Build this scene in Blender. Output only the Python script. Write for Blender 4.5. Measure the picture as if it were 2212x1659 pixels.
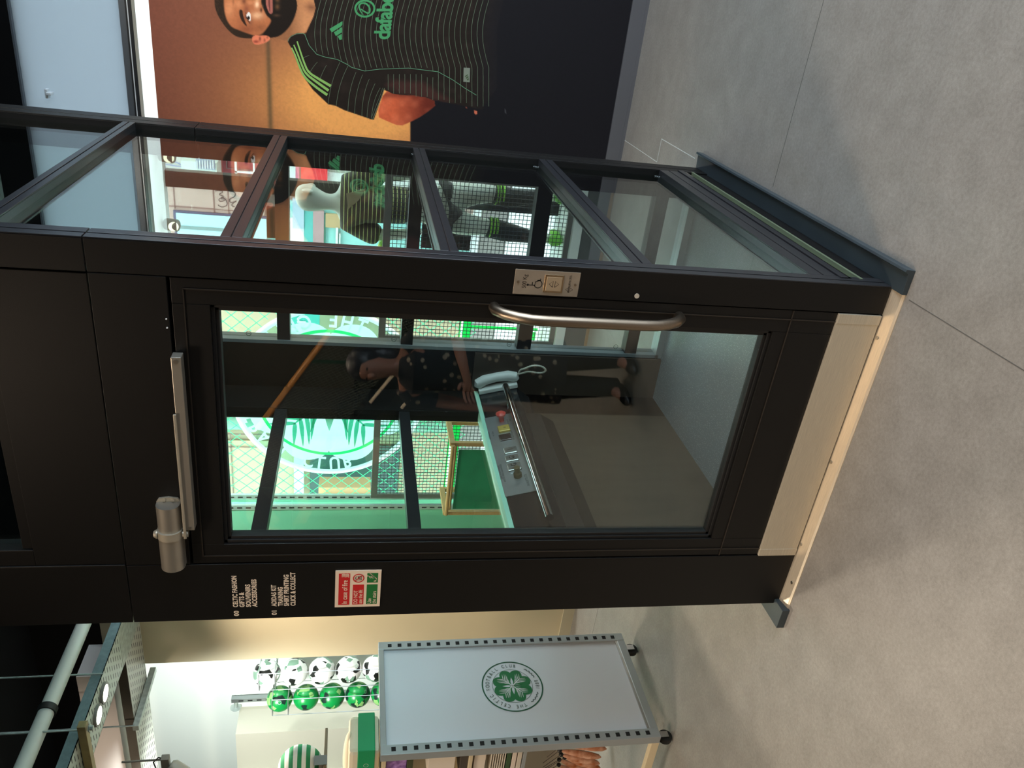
import bpy, bmesh, math, random
import numpy as np
from mathutils import Vector, Matrix
random.seed(7)
PI = math.pi
for o in list(bpy.data.objects): bpy.data.objects.remove(o)
SC = bpy.context.scene
COL = SC.collection

# ------------------------------------------------------------------ camera
F_PX, YAW, PITCH, ROLL = 1679.35, math.radians(-27.56), math.radians(11.672), math.radians(1.724)
CAM = Vector((0.668, -1.980, 1.600))
_f = Vector((math.sin(YAW)*math.cos(PITCH), math.cos(YAW)*math.cos(PITCH), -math.sin(PITCH)))
_r = Vector((math.cos(YAW), -math.sin(YAW), 0)); _u = _r.cross(_f)
R_ = _r*math.cos(ROLL)+_u*math.sin(ROLL); U_ = -_r*math.sin(ROLL)+_u*math.cos(ROLL)
cam = bpy.data.objects.new('camera', bpy.data.cameras.new('camera')); COL.objects.link(cam)
cx, cy, cz = -U_, R_, -_f                       # the phone was held on its side
cam.matrix_world = Matrix(((cx.x, cy.x, cz.x, CAM.x), (cx.y, cy.y, cz.y, CAM.y), (cx.z, cy.z, cz.z, CAM.z), (0, 0, 0, 1)))
cam.data.sensor_fit = 'HORIZONTAL'; cam.data.sensor_width = 36; cam.data.lens = F_PX*36/2212
cam.data.clip_start = .05; cam.data.clip_end = 200
SC.camera = cam

# ------------------------------------------------------------------ world and exposure
w = bpy.data.worlds.new('daylight'); SC.world = w; w.use_nodes = True
nt = w.node_tree; nt.nodes.clear()
wo = nt.nodes.new('ShaderNodeOutputWorld'); bg = nt.nodes.new('ShaderNodeBackground')
bg.inputs[0].default_value = (0.86, 0.95, 1.0, 1); bg.inputs[1].default_value = 8.0
nt.links.new(bg.outputs[0], wo.inputs[0])
SC.view_settings.view_transform = 'Standard'; SC.view_settings.look = 'None'
SC.view_settings.exposure = 0; SC.view_settings.gamma = 1; SC.view_settings.use_curve_mapping = False

def lamp(name, kind, loc, power, col, size=.1, target=None, spot=None, blend=.6):
    d = bpy.data.lights.new(name, kind); d.energy = power; d.color = col
    if kind == 'AREA': d.shape = 'RECTANGLE'; d.size, d.size_y = (size if isinstance(size, tuple) else (size, size))
    else: d.shadow_soft_size = size
    if kind == 'SPOT': d.spot_size = math.radians(spot or 90); d.spot_blend = blend
    o = bpy.data.objects.new(name, d); COL.objects.link(o); o.location = loc
    if target is not None: o.rotation_euler = (Vector(target)-Vector(loc)).to_track_quat('-Z', 'Y').to_euler()
    return o
WARM = (1, .78, .57); NEUT = (1, .86, .68); COOL = (.8, .92, 1)
# ceiling downlights of the shop
for x, y in ((-2.972, 1.245), (-2.992, 1.12)):
    lamp('tray_downlight', 'SPOT', (x, y, 2.78), 62, NEUT, .05, (x+.05, y-.1, 0), 150, .8)
for x, y, p, c in [(-1.9, -2.8, 330, WARM), (-.2, -3.4, 220, WARM), (-1.0, -1.3, 110, WARM), (-3.9, -.8, 200, NEUT), (2.2, -2.4, 50, NEUT)]:
    lamp('ceiling_spot', 'SPOT', (x, y, 3.7), p, c, .22, (x, y, 0), 130, .9)
lamp('poster_fill', 'SPOT', (1.1, .5, 3.7), 120, (1, .84, .66), .12, (.3, 2.77, 1.5), 70, .9)  # unseen fill lamp added to brighten the poster
lamp('ball_wall_spot', 'SPOT', (-4.1, 1.15, 2.55), 230, (.93, 1, .97), .06, (-5.0, 3.0, 1.9), 130, .8)
lamp('end_wall_fill', 'SPOT', (-2.0, 2.3, 3.0), 170, (.92, 1, .96), .08, (-3.2, 2.77, 1.5), 120, .8)  # added lamp hidden behind the lift, brightens the display end wall
lamp('stair_fill', 'SPOT', (-2.8, -3.4, 3.7), 260, WARM, .1, (-3.0, -5, 1.6), 100, .8)  # unseen lamp added so the staircase shows in the door glass
lamp('beam_fill', 'SPOT', (-4.3, .0, 3.3), 60, NEUT, .08, (-4.6, 1.8, 3.1), 80, .8)  # out of view lamp added to lift the boxed beam
for x_ in (-.52, -.95): lamp('window_spot_light', 'SPOT', (x_, 2.86, 2.72), 14, (1, .93, .82), .03, (-.75, 3.0, 1.2), 90, .8)
# daylight through the added right hand window and the shop front (world light guided by portals)
for loc, tgt, sz in [((3.45, .2, 1.7), (0, .2, 1.2), (4.6, 3.1)), ((-1.7, 3.28, 1.5), (-1.7, 0, 1.3), (2.9, 2.4)), ((.8, 2.9, 3.1), (.8, 0, 1.5), (3.0, .5))]:
    L = lamp('window_portal', 'AREA', loc, 1, (1, 1, 1), sz, tgt); L.data.cycles.is_portal = True

# ------------------------------------------------------------------ back projection on real planes
def ray(px, py):
    return _f + R_*((829.5-py)/F_PX) - U_*((px-1106)/F_PX)
def onX(px, py, v): d = ray(px, py); return CAM+d*((v-CAM.x)/d.x)
def onY(px, py, v): d = ray(px, py); return CAM+d*((v-CAM.y)/d.y)
def onZ(px, py, v): d = ray(px, py); return CAM+d*((v-CAM.z)/d.z)
def dep(px, py, d): return CAM+ray(px, py)*d

# ------------------------------------------------------------------ materials
def lin(c): return tuple(((v/255)/12.92 if v <= 10.3 else ((v/255+.055)/1.055)**2.4) for v in c)
MATS = {}
def M(name, rgb, rough=.5, metal=0, noise=0, nscale=30, bump=0, bscale=200, rough_var=0, aniso=None, spec=None, coat=0, rgb2=None):
    if name in MATS: return MATS[name]
    m = bpy.data.materials.new(name); m.use_nodes = True; n = m.node_tree; b = n.nodes['Principled BSDF']
    c = lin(rgb); b.inputs['Base Color'].default_value = (*c, 1); b.inputs['Roughness'].default_value = rough; b.inputs['Metallic'].default_value = metal
    if spec is not None: b.inputs['Specular IOR Level'].default_value = spec
    if coat: b.inputs['Coat Weight'].default_value = coat
    tc = n.nodes.new('ShaderNodeTexCoord')
    if noise or rgb2 or rough_var:
        t = n.nodes.new('ShaderNodeTexNoise'); t.inputs['Scale'].default_value = nscale; t.inputs['Detail'].default_value = 6
        mp = n.nodes.new('ShaderNodeMapping'); n.links.new(tc.outputs['Object'], mp.inputs[0]); n.links.new(mp.outputs[0], t.inputs[0])
        if aniso: mp.inputs['Scale'].default_value = aniso
        r = n.nodes.new('ShaderNodeValToRGB'); r.color_ramp.elements[0].position = .3; r.color_ramp.elements[1].position = .7
        c2 = lin(rgb2) if rgb2 else tuple(v*(1+noise) for v in c); c1 = c if rgb2 else tuple(v*(1-noise) for v in c)
        r.color_ramp.elements[0].color = (*c1, 1); r.color_ramp.elements[1].color = (*c2, 1)
        n.links.new(t.outputs[0], r.inputs[0]); n.links.new(r.outputs[0], b.inputs['Base Color'])
        if rough_var:
            mr = n.nodes.new('ShaderNodeMapRange'); mr.inputs['To Min'].default_value = rough-rough_var; mr.inputs['To Max'].default_value = rough+rough_var
            n.links.new(t.outputs[0], mr.inputs[0]); n.links.new(mr.outputs[0], b.inputs['Roughness'])
    if bump:
        t2 = n.nodes.new('ShaderNodeTexNoise'); t2.inputs['Scale'].default_value = bscale; n.links.new(tc.outputs['Object'], t2.inputs[0])
        bp = n.nodes.new('ShaderNodeBump'); bp.inputs['Strength'].default_value = bump; bp.inputs['Distance'].default_value = .002
        n.links.new(t2.outputs[0], bp.inputs['Height']); n.links.new(bp.outputs[0], b.inputs['Normal'])
    MATS[name] = m; return m
def GLASS(name, tint, refl=1.0, rough=0.0, f0=.04):
    if name in MATS: return MATS[name]
    m = bpy.data.materials.new(name); m.use_nodes = True; n = m.node_tree; n.nodes.clear(); L = n.links
    out = n.nodes.new('ShaderNodeOutputMaterial'); mix = n.nodes.new('ShaderNodeMixShader')
    tr = n.nodes.new('ShaderNodeBsdfTransparent'); tr.inputs[0].default_value = (*tint, 1)
    gl = n.nodes.new('ShaderNodeBsdfGlossy'); gl.inputs['Roughness'].default_value = rough
    g = n.nodes.new('ShaderNodeNewGeometry'); dt = n.nodes.new('ShaderNodeVectorMath'); dt.operation = 'DOT_PRODUCT'
    L.new(g.outputs['Normal'], dt.inputs[0]); L.new(g.outputs['Incoming'], dt.inputs[1])
    def ma(op, a, b=None):
        q = n.nodes.new('ShaderNodeMath'); q.operation = op
        for i, v in enumerate((a, b)):
            if v is None: continue
            if hasattr(v, 'links'): L.new(v, q.inputs[i])
            else: q.inputs[i].default_value = v
        return q.outputs[0]
    c = ma('ABSOLUTE', dt.outputs['Value']); c = ma('SUBTRACT', 1, c); c = ma('POWER', c, 5); c = ma('MULTIPLY', c, 1-f0*refl); c = ma('ADD', c, f0*refl)
    L.new(c, mix.inputs[0]); L.new(tr.outputs[0], mix.inputs[1]); L.new(gl.outputs[0], mix.inputs[2]); L.new(mix.outputs[0], out.inputs[0])
    MATS[name] = m; return m
def FILM(name, rgb, trans=.5, diff=.5, clear=0.0):
    """a printed window film that light passes through"""
    if name in MATS: return MATS[name]
    m = bpy.data.materials.new(name); m.use_nodes = True; n = m.node_tree; n.nodes.clear(); c = (*lin(rgb), 1)
    out = n.nodes.new('ShaderNodeOutputMaterial'); a = n.nodes.new('ShaderNodeMixShader'); b = n.nodes.new('ShaderNodeMixShader')
    t = n.nodes.new('ShaderNodeBsdfTranslucent'); d = n.nodes.new('ShaderNodeBsdfDiffuse'); x = n.nodes.new('ShaderNodeBsdfTransparent')
    for q in (t, d, x): q.inputs[0].default_value = c
    a.inputs[0].default_value = diff; b.inputs[0].default_value = clear; L = n.links
    L.new(t.outputs[0], a.inputs[1]); L.new(d.outputs[0], a.inputs[2]); L.new(a.outputs[0], b.inputs[1]); L.new(x.outputs[0], b.inputs[2]); L.new(b.outputs[0], out.inputs[0])
    MATS[name] = m; return m
def EMIT(name, rgb, s):
    if name in MATS: return MATS[name]
    m = bpy.data.materials.new(name); m.use_nodes = True; b = m.node_tree.nodes['Principled BSDF']
    b.inputs['Base Color'].default_value = (.8, .8, .8, 1); b.inputs['Emission Color'].default_value = (*lin(rgb), 1); b.inputs['Emission Strength'].default_value = s
    MATS[name] = m; return m

black = M('black_powder_coat', (12, 11, 10), .45, bump=.15, bscale=900, spec=.33)
black_in = M('black_rubber', (13, 13, 13), .6)
graph = M('graphite_aluminium', (46, 47, 50), .3, .35)
steel = M('brushed_steel', (190, 183, 172), .32, 1, noise=.07, nscale=18, aniso=(1, 1, 60), rough_var=.05)
steel_h = M('brushed_steel_long', (206, 196, 176), .42, .55, noise=.1, nscale=9, aniso=(2, 30, 60), rough_var=.08)
chrome = M('polished_steel', (200, 200, 200), .12, 1)
silver = M('silver_paint', (176, 170, 158), .38, .75)
galv = M('galvanised_steel', (176, 184, 178), .42, .55, noise=.22, nscale=35)
white_m = M('white_satin', (228, 228, 224), .4)
cream = M('cream_wall_paint', (205, 190, 162), .75, noise=.02, nscale=3)
glass_c = GLASS('clear_glass', (.92, .96, .95), 1.6)
glass_d = GLASS('door_glass', (.92, .98, .96), 2.2)
glass_s = GLASS('side_glass', (.90, .97, .95), 2.6)

# ------------------------------------------------------------------ mesh helpers
class MB:
    def __init__(s): s.v = []; s.f = []; s.m = []
    def add(s, vs, fs, m=0):
        k = len(s.v); s.v += [tuple(v) for v in vs]; s.f += [tuple(i+k for i in f) for f in fs]; s.m += [m]*len(fs); return s
    def box(s, x0, x1, y0, y1, z0, z1, m=0):
        return s.add([(x, y, z) for x in (x0, x1) for y in (y0, y1) for z in (z0, z1)],
                     [(0, 1, 3, 2), (4, 6, 7, 5), (0, 4, 5, 1), (2, 3, 7, 6), (0, 2, 6, 4), (1, 5, 7, 3)], m)
    def obox(s, c, ax, ay, az, hx, hy, hz, m=0):
        c = Vector(c); ax, ay, az = [Vector(a).normalized() for a in (ax, ay, az)]
        return s.add([c+ax*(i*hx)+ay*(j*hy)+az*(k*hz) for i in (-1, 1) for j in (-1, 1) for k in (-1, 1)],
                     [(0, 1, 3, 2), (4, 6, 7, 5), (0, 4, 5, 1), (2, 3, 7, 6), (0, 2, 6, 4), (1, 5, 7, 3)], m)
    def prism(s, pts, d, m=0):
        """planar polygon pts (3d) swept by vector d"""
        n = len(pts); a = [Vector(p) for p in pts]; b = [p+Vector(d) for p in a]
        return s.add(a+b, [tuple(range(n))[::-1], tuple(range(n, 2*n))]+[(i, (i+1) % n, n+(i+1) % n, n+i) for i in range(n)], m)
    def tube(s, pts, r, n=12, m=0, cap=True, squash=None):
        pts = [Vector(p) for p in pts]; rs = r if isinstance(r, (list, tuple)) else [r]*len(pts); rings = []
        up = None
        for i, p in enumerate(pts):
            t = (pts[min(i+1, len(pts)-1)]-pts[max(i-1, 0)]).normalized()
            if up is None: up = Vector((0, 0, 1)) if abs(t.z) < .9 else Vector((1, 0, 0))
            a = (up-t*up.dot(t)).normalized(); up = a; b = t.cross(a)
            rings.append([p+a*(math.cos(2*PI*k/n)*rs[i])+b*(math.sin(2*PI*k/n)*rs[i]*(squash or 1)) for k in range(n)])
        vs = [v for g in rings for v in g]; fs = []
        for i in range(len(pts)-1):
            for k in range(n): fs.append((i*n+k, i*n+(k+1) % n, (i+1)*n+(k+1) % n, (i+1)*n+k))
        if cap: fs += [tuple(range(n))[::-1], tuple(range((len(pts)-1)*n, len(pts)*n))]
        return s.add(vs, fs, m)
    def disc(s, c, nrm, r, n=28, m=0, r0=0, th=.002):
        nrm = Vector(nrm).normalized(); a = nrm.orthogonal().normalized(); b = nrm.cross(a); c = Vector(c)
        ring = lambda q, h: [c+nrm*h+a*(math.cos(2*PI*k/n)*q)+b*(math.sin(2*PI*k/n)*q) for k in range(n)]
        if r0 == 0: return s.add(ring(r, 0)+ring(r, th), [tuple(range(n))[::-1], tuple(range(n, 2*n))]+[(k, (k+1) % n, n+(k+1) % n, n+k) for k in range(n)], m)
        vs = ring(r, 0)+ring(r, th)+ring(r0, th)+ring(r0, 0)
        return s.add(vs, [(j*n+k, j*n+(k+1) % n, ((j+1) % 4)*n+(k+1) % n, ((j+1) % 4)*n+k) for j in range(4) for k in range(n)], m)
    def lathe(s, prof, c, ax=(0, 0, 1), n=24, m=0):
        ax = Vector(ax).normalized(); a = ax.orthogonal().normalized(); b = ax.cross(a); c = Vector(c)
        vs = [c+ax*h+a*(math.cos(2*PI*k/n)*r)+b*(math.sin(2*PI*k/n)*r) for r, h in prof for k in range(n)]
        fs = [(i*n+k, i*n+(k+1) % n, (i+1)*n+(k+1) % n, (i+1)*n+k) for i in range(len(prof)-1) for k in range(n)]
        return s.add(vs, fs+[tuple(range(n))[::-1], tuple(range((len(prof)-1)*n, len(prof)*n))], m)
    def ball(s, c, rx, ry=None, rz=None, n=20, k=12, m=0):
        ry = ry or rx; rz = rz or rx; c = Vector(c)
        vs = [c+Vector((rx*math.sin(PI*j/k)*math.cos(2*PI*i/n), ry*math.sin(PI*j/k)*math.sin(2*PI*i/n), rz*math.cos(PI*j/k))) for j in range(k+1) for i in range(n)]
        return s.add(vs, [(j*n+i, (j+1)*n+i, (j+1)*n+(i+1) % n, j*n+(i+1) % n) for j in range(k) for i in range(n)], m)
def base_of(parent):
    p = Vector((0, 0, 0))
    while parent is not None: p = p+parent.location; parent = parent.parent
    return p
def obj(name, mb, mats, parent=None, smooth=False, bevel=0, label=None, loc=None, recalc=True):
    """one mesh object; its vertices are given in world space"""
    org = base_of(parent)
    if parent is None and loc is not None: org = Vector(loc)
    me = bpy.data.meshes.new(name); me.from_pydata([tuple(Vector(v)-org) for v in mb.v], [], mb.f); me.update()
    for m in (mats if isinstance(mats, (list, tuple)) else [mats]): me.materials.append(m)
    if any(mb.m): me.polygons.foreach_set('material_index', mb.m)
    if recalc:
        bm = bmesh.new(); bm.from_mesh(me); bmesh.ops.recalc_face_normals(bm, faces=bm.faces); bm.to_mesh(me); bm.free()
    if smooth:
        me.polygons.foreach_set('use_smooth', [True]*len(me.polygons)); me.set_sharp_from_angle(angle=math.radians(38))
    o = bpy.data.objects.new(name, me); COL.objects.link(o)
    if parent is not None: o.parent = parent
    elif loc is not None: o.location = org
    if bevel:
        b = o.modifiers.new('bevel', 'BEVEL'); b.width = bevel; b.segments = 2; b.limit_method = 'ANGLE'; b.angle_limit = math.radians(40)
    if label: o['label'] = label
    return o
def tag(o, label, cat, group=None, kind=None):
    o['label'] = label; o['category'] = cat
    if group: o['group'] = group
    if kind: o['kind'] = kind
    return o
def thing(name, loc, label, cat, group=None):
    o = bpy.data.objects.new(name, None); COL.objects.link(o); o.location = loc; o.empty_display_size = .1
    return tag(o, label, cat, group)
def struct(name, mb, mats, **k):
    o = obj(name, mb, mats, **k); o['kind'] = 'structure'; return o
def dup(root, loc, label=None, group=None):
    r = root.copy(); COL.objects.link(r); r.location = loc
    if label: r['label'] = label
    if group: r['group'] = group
    for ch in list(root.children):
        c = ch.copy(); COL.objects.link(c); c.parent = r
        for g in list(ch.children):
            d = g.copy(); COL.objects.link(d); d.parent = c
    return r
def text2d(s, size=1.0, bold=0.0, sx=1.0, space=1.0):
    """2d mesh of a word: verts (x, y) with the baseline at 0, and faces"""
    cu = bpy.data.curves.new('t', 'FONT'); cu.body = s; cu.size = 10; cu.offset = bold*10/max(size, 1e-6); cu.space_character = space; cu.resolution_u = 4
    o = bpy.data.objects.new('t', cu); COL.objects.link(o); bpy.context.view_layer.update()
    me = bpy.data.meshes.new_from_object(o.evaluated_get(bpy.context.evaluated_depsgraph_get()))
    vs = [(v.co.x*sx*size/10, v.co.y*size/10) for v in me.vertices]; fs = [tuple(p.vertices) for p in me.polygons]
    bpy.data.objects.remove(o); bpy.data.curves.remove(cu); bpy.data.meshes.remove(me)
    return vs, fs
def text_on(mb, s, org, ex, ey, h, bold=0, sx=1, align='L', m=0, lift=0, space=1.0):
    """lettering of cap height h lying on the plane org, ex, ey"""
    vs, fs = text2d(s, h/.70, bold*h, sx, space)
    if not vs: return 0
    w_ = max(v[0] for v in vs); off = {'L': 0, 'C': -w_/2, 'R': -w_}[align]
    ex, ey, org = Vector(ex), Vector(ey), Vector(org); nn = ex.cross(ey)*lift
    mb.add([org+ex*(v[0]+off)+ey*v[1]+nn for v in vs], fs, m); return w_
def arc_text(mb, s, c, ex, ey, r, a0, a1, h, sx=1, bold=0, m=0, lift=0):
    """letters of s set clockwise on a circle from angle a0 to a1 (degrees, 90 = top)"""
    n = len(s); ex, ey, c = Vector(ex), Vector(ey), Vector(c)
    for i, ch in enumerate(s):
        if ch == ' ': continue
        a = math.radians(a0+(a1-a0)*(i+.5)/n); rad = ex*math.cos(a)+ey*math.sin(a); tan = ex*math.sin(a)-ey*math.cos(a)
        if a1 > a0: rad2, tan2 = -rad, -tan
        else: rad2, tan2 = rad, tan
        text_on(mb, ch, c+rad*r+(rad2*0), tan2, rad2, h, bold, sx, 'C', m, lift)
def flat(mb, pts2, org, ex, ey, m=0, th=0):
    org, ex, ey = Vector(org), Vector(ex), Vector(ey); n = ex.cross(ey).normalized()
    P = [org+ex*a+ey*b for a, b in pts2]
    if th: mb.prism(P, n*th, m)
    else: mb.add(P, [tuple(range(len(P)))], m)
def stroke(pts, wd):
    """2d polyline -> list of quads of given width (or widths)"""
    ws = wd if isinstance(wd, (list, tuple)) else [wd]*len(pts); L = []; Rr = []
    for i, p in enumerate(pts):
        a = pts[max(i-1, 0)]; b = pts[min(i+1, len(pts)-1)]; dx, dy = b[0]-a[0], b[1]-a[1]; q = math.hypot(dx, dy) or 1
        nx, ny = -dy/q*ws[i]/2, dx/q*ws[i]/2; L.append((p[0]+nx, p[1]+ny)); Rr.append((p[0]-nx, p[1]-ny))
    return [[L[i], L[i+1], Rr[i+1], Rr[i]] for i in range(len(pts)-1)]
def smooth_poly(pts, it=2, closed=False):
    for _ in range(it):
        q = [] if closed else [pts[0]]
        rng = range(len(pts)) if closed else range(len(pts)-1)
        for i in rng:
            a, b = pts[i], pts[(i+1) % len(pts)]
            q += [(a[0]*.75+b[0]*.25, a[1]*.75+b[1]*.25), (a[0]*.25+b[0]*.75, a[1]*.25+b[1]*.75)]
        if not closed: q.append(pts[-1])
        pts = q
    return pts
def ringpts(r, n=64, a0=0, a1=360): return [(r*math.cos(math.radians(a0+(a1-a0)*k/n)), r*math.sin(math.radians(a0+(a1-a0)*k/n))) for k in range(n+1)]
def annulus(mb, c, ex, ey, r0, r1, m=0, n=72, lift=0):
    c, ex, ey = Vector(c), Vector(ex), Vector(ey); nn = ex.cross(ey).normalized()*lift
    a = [c+ex*x+ey*y+nn for x, y in ringpts(r0, n)[:-1]]; b = [c+ex*x+ey*y+nn for x, y in ringpts(r1, n)[:-1]]
    mb.add(a+b, [(k, (k+1) % n, n+(k+1) % n, n+k) for k in range(n)], m)
def skinned(name, nodes, edges, mats, parent=None, sub=2, **k):
    """continuous body: joints (x,y,z,rx,ry) joined by edges, grown with a skin modifier; node 0 is the root"""
    me = bpy.data.meshes.new(name); me.from_pydata([n[:3] for n in nodes], edges, []); me.update()
    o = bpy.data.objects.new(name, me); COL.objects.link(o)
    sk = o.modifiers.new('s', 'SKIN'); sk.use_smooth_shade = True
    ss = o.modifiers.new('u', 'SUBSURF'); ss.levels = sub; ss.render_levels = sub
    for i, n in enumerate(nodes):
        q = me.skin_vertices[0].data[i]; q.radius = (n[3], n[4] if len(n) > 4 else n[3]); q.use_root = (i == 0)
    bpy.context.view_layer.update()
    m2 = bpy.data.meshes.new_from_object(o.evaluated_get(bpy.context.evaluated_depsgraph_get()))
    bpy.data.objects.remove(o); org = base_of(parent)
    mb = MB(); mb.v = [tuple(v.co) for v in m2.vertices]; mb.f = [tuple(p.vertices) for p in m2.polygons]; mb.m = [0]*len(mb.f)
    bpy.data.meshes.remove(m2)
    q = obj(name, mb, mats, parent, recalc=False, **k)
    q.data.polygons.foreach_set('use_smooth', [True]*len(q.data.polygons))
    return q

# ================================================================== the setting
def floor_mat():
    m = bpy.data.materials.new('vinyl_floor'); m.use_nodes = True; n = m.node_tree; L = n.links; b = n.nodes['Principled BSDF']
    tc = n.nodes.new('ShaderNodeTexCoord')
    def noise(s, d=6, r=.6):
        t = n.nodes.new('ShaderNodeTexNoise'); t.inputs['Scale'].default_value = s; t.inputs['Detail'].default_value = d; t.inputs['Roughness'].default_value = r
        L.new(tc.outputs['Object'], t.inputs[0]); return t.outputs[0]
    def ramp(src, p0, c0, p1, c1):
        r = n.nodes.new('ShaderNodeValToRGB'); r.color_ramp.elements[0].position = p0; r.color_ramp.elements[1].position = p1
        r.color_ramp.elements[0].color = (*lin(c0), 1); r.color_ramp.elements[1].color = (*lin(c1), 1); L.new(src, r.inputs[0]); return r.outputs[0]
    a = ramp(noise(9), .35, (150, 145, 138), .68, (163, 158, 151)); c = ramp(noise(85, 5, .7), .35, (225, 225, 225), .70, (255, 255, 255)); d = ramp(noise(360, 3), .5, (232, 232, 232), .75, (255, 255, 255))
    def mul(x, y):
        q = n.nodes.new('ShaderNodeMix'); q.data_type = 'RGBA'; q.blend_type = 'MULTIPLY'; q.inputs[0].default_value = 1; L.new(x, q.inputs[6]); L.new(y, q.inputs[7]); return q.outputs[2]
    L.new(mul(mul(a, c), d), b.inputs['Base Color']); b.inputs['Roughness'].default_value = .43
    bp = n.nodes.new('ShaderNodeBump'); bp.inputs['Strength'].default_value = .12; bp.inputs['Distance'].default_value = .002; L.new(noise(220, 3), bp.inputs['Height']); L.new(bp.outputs[0], b.inputs['Normal'])
    return m
seam = M('floor_seam', (86, 84, 80), .7); seam_l = M('floor_seam_light', (190, 194, 194), .5)
b = MB().box(-8, 3.5, -6, 2.8, -.06, 0)
for x0, x1, y0, y1, k in [(.09, 3.5, .866, .869, 1), (-.0115, -.0085, -6, -.07, 1), (-.092, -.089, 2.146, 2.76, 2), (-.09, .035, 2.146, 2.149, 2), (.031, .034, 1.66, 2.146, 2),
                          (-8, -2.0, -.9, -.897, 1), (-1.71, -1.707, .87, 2.0, 1), (-8, -1.4, 1.6, 1.603, 1)]:
    b.box(x0, x1, y0, y1, 0, .0004, k)
struct('floor', b, [floor_mat(), seam, seam_l])
ceil_m = M('ceiling_black', (6, 6, 6), .9, spec=.1)
struct('ceiling', MB().box(-8, 3.6, -6, 3.0, 4.0, 4.1), ceil_m)
bulk_m = M('bulkhead_black', (6, 6, 6), .9, spec=.1)
wall_w = M('wall_white', (222, 228, 222), .7)
struct('wall_left', MB().box(-8.1, -8, -6, 3.1, 0, 4), cream)
struct('wall_front', MB().box(-8, 3.6, -6.1, -6, 0, 4), M('wall_front_paint', (74, 68, 58), .8))
b = MB().box(3.5, 3.6, -6, -2.2, 0, 4).box(3.5, 3.6, -2.2, 2.6, 0, .1).box(3.5, 3.6, -2.2, 2.6, 3.3, 4).box(3.5, 3.6, 2.6, 3.3, 0, 4)
struct('wall_right', b, cream)
g = struct('added_window', MB().box(3.54, 3.55, -2.2, 2.6, .1, 3.3), GLASS('shop_glass', (.93, .96, 1), 1))  # unseen window added to bring cool daylight from the right
obj('window_frame', MB().box(3.5, 3.6, .2, .26, .1, 3.3).box(3.5, 3.6, -2.2, -2.15, .1, 3.3).box(3.5, 3.6, 2.55, 2.6, .1, 3.3), graph, g)
# glazed front of the shop: bulkhead, frosted upper lights, display soffit and bed
b = MB().box(-3.57, 3.5, 2.77, 2.86, 3.37, 4.0).box(-8, -3.57, 3.0, 3.1, 3.26, 4.0).box(-3.6, -3.5, 2.77, 3.1, 3.3, 4.0)
struct('wall_back', b, bulk_m)
al = M('window_aluminium', (98, 104, 110), .35, .6); al_d = M('window_aluminium_dark', (34, 36, 38), .4, .3); al_l = M('window_aluminium_light', (205, 210, 212), .35, .3)
frost = FILM('frosted_glass', (158, 166, 172), .5, .25)
fw = struct('window_2', MB().box(-3.3, 3.45, 2.80, 2.806, 2.84, 3.37), frost)
obj('window_frame', MB().box(-3.57, 3.5, 2.775, 2.84, 2.808, 2.84).box(-3.57, 3.5, 2.775, 2.84, 3.36, 3.372).box(1.15, 1.2, 2.78, 2.83, 2.84, 3.37).box(-3.57, -3.3, 2.78, 2.84, 2.84, 3.37), al, fw)
obj('drip_rail', MB().box(-3.57, 3.5, 2.768, 2.84, 2.794, 2.799), al_l, fw)
obj('lower_rail', MB().box(-3.57, 3.5, 2.77, 2.84, 2.799, 2.808).box(-3.57, 3.5, 2.77, 2.84, 2.776, 2.794), al_d, fw)
obj('window_catch', MB().box(-.168, -.12, 2.765, 2.80, 3.235, 3.25).box(-.15, -.135, 2.75, 2.80, 3.215, 3.24), al_l, fw, bevel=.003)
struct('trim_1', MB().box(-3.57, 3.5, 2.80, 3.24, 2.778, 2.80), M('soffit_white', (240, 242, 240), .6))
struct('trim_2', MB().box(-3.2, -.36, 2.77, 3.3, .17, .23), M('display_bed_white', (226, 228, 226), .45))
b = MB().box(-3.2, -.36, 2.775, 3.3, 0, .17); b.box(-3.2, -.36, 2.768, 2.775, .0, .02, 1)
struct('baseboard_back', b, [M('kick_panel_grey', (92, 92, 92), .5), M('kick_edge_brown', (150, 120, 92), .5)])
# facade glass and mullions
fg = struct('window_3', MB().box(-3.12, -.71, 3.225, 3.235, .23, 2.778), GLASS('facade_glass', (.97, .99, .98), .8))
obj('window_frame', MB().box(-.71, -.61, 3.2, 3.27, .2, 2.78), M('mullion_brown', (52, 44, 40), .5), fg)
obj('window_frame', MB().box(-3.2, -3.12, 3.2, 3.27, .2, 2.78), al_d, fg)
struct('window_4', MB().box(-.61, 3.45, 3.225, 3.235, .23, 2.778), MATS['facade_glass'])
# white wall beside the window display, pier behind the lift, ball wall
green_lit = M('wall_green_lit', (150, 226, 190), .55)  # green light falling on the white wall is put into its colour
struct('wall_display_end', MB().box(-3.57, -2.88, 2.77, 2.92, 0, 2.78), green_lit)
b = MB().box(-3.566, -2.95, 2.0, 2.2, 0, 3.11)
struct('wall_pier', b, M('pier_paint', (214, 200, 168), .7, noise=.015, nscale=4))
struct('baseboard_pier', MB().box(-3.572, -2.945, 1.988, 2.0, 0, .08), M('skirting_cream', (196, 186, 160), .6))
struct('wall_balls', MB().box(-8, -3.5, 3.0, 3.1, 0, 3.26), wall_w)
struct('wall_nook', MB().box(-7.2, -5.2, 2.72, 3.0, 0, 2.47), M('nook_paint', (196, 192, 176), .75))
struct('wall_nook_side', MB().box(-7.2, -5.72, 2.45, 2.72, 0, 2.47), M('nook_paint_light', (206, 212, 200), .75))

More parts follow.
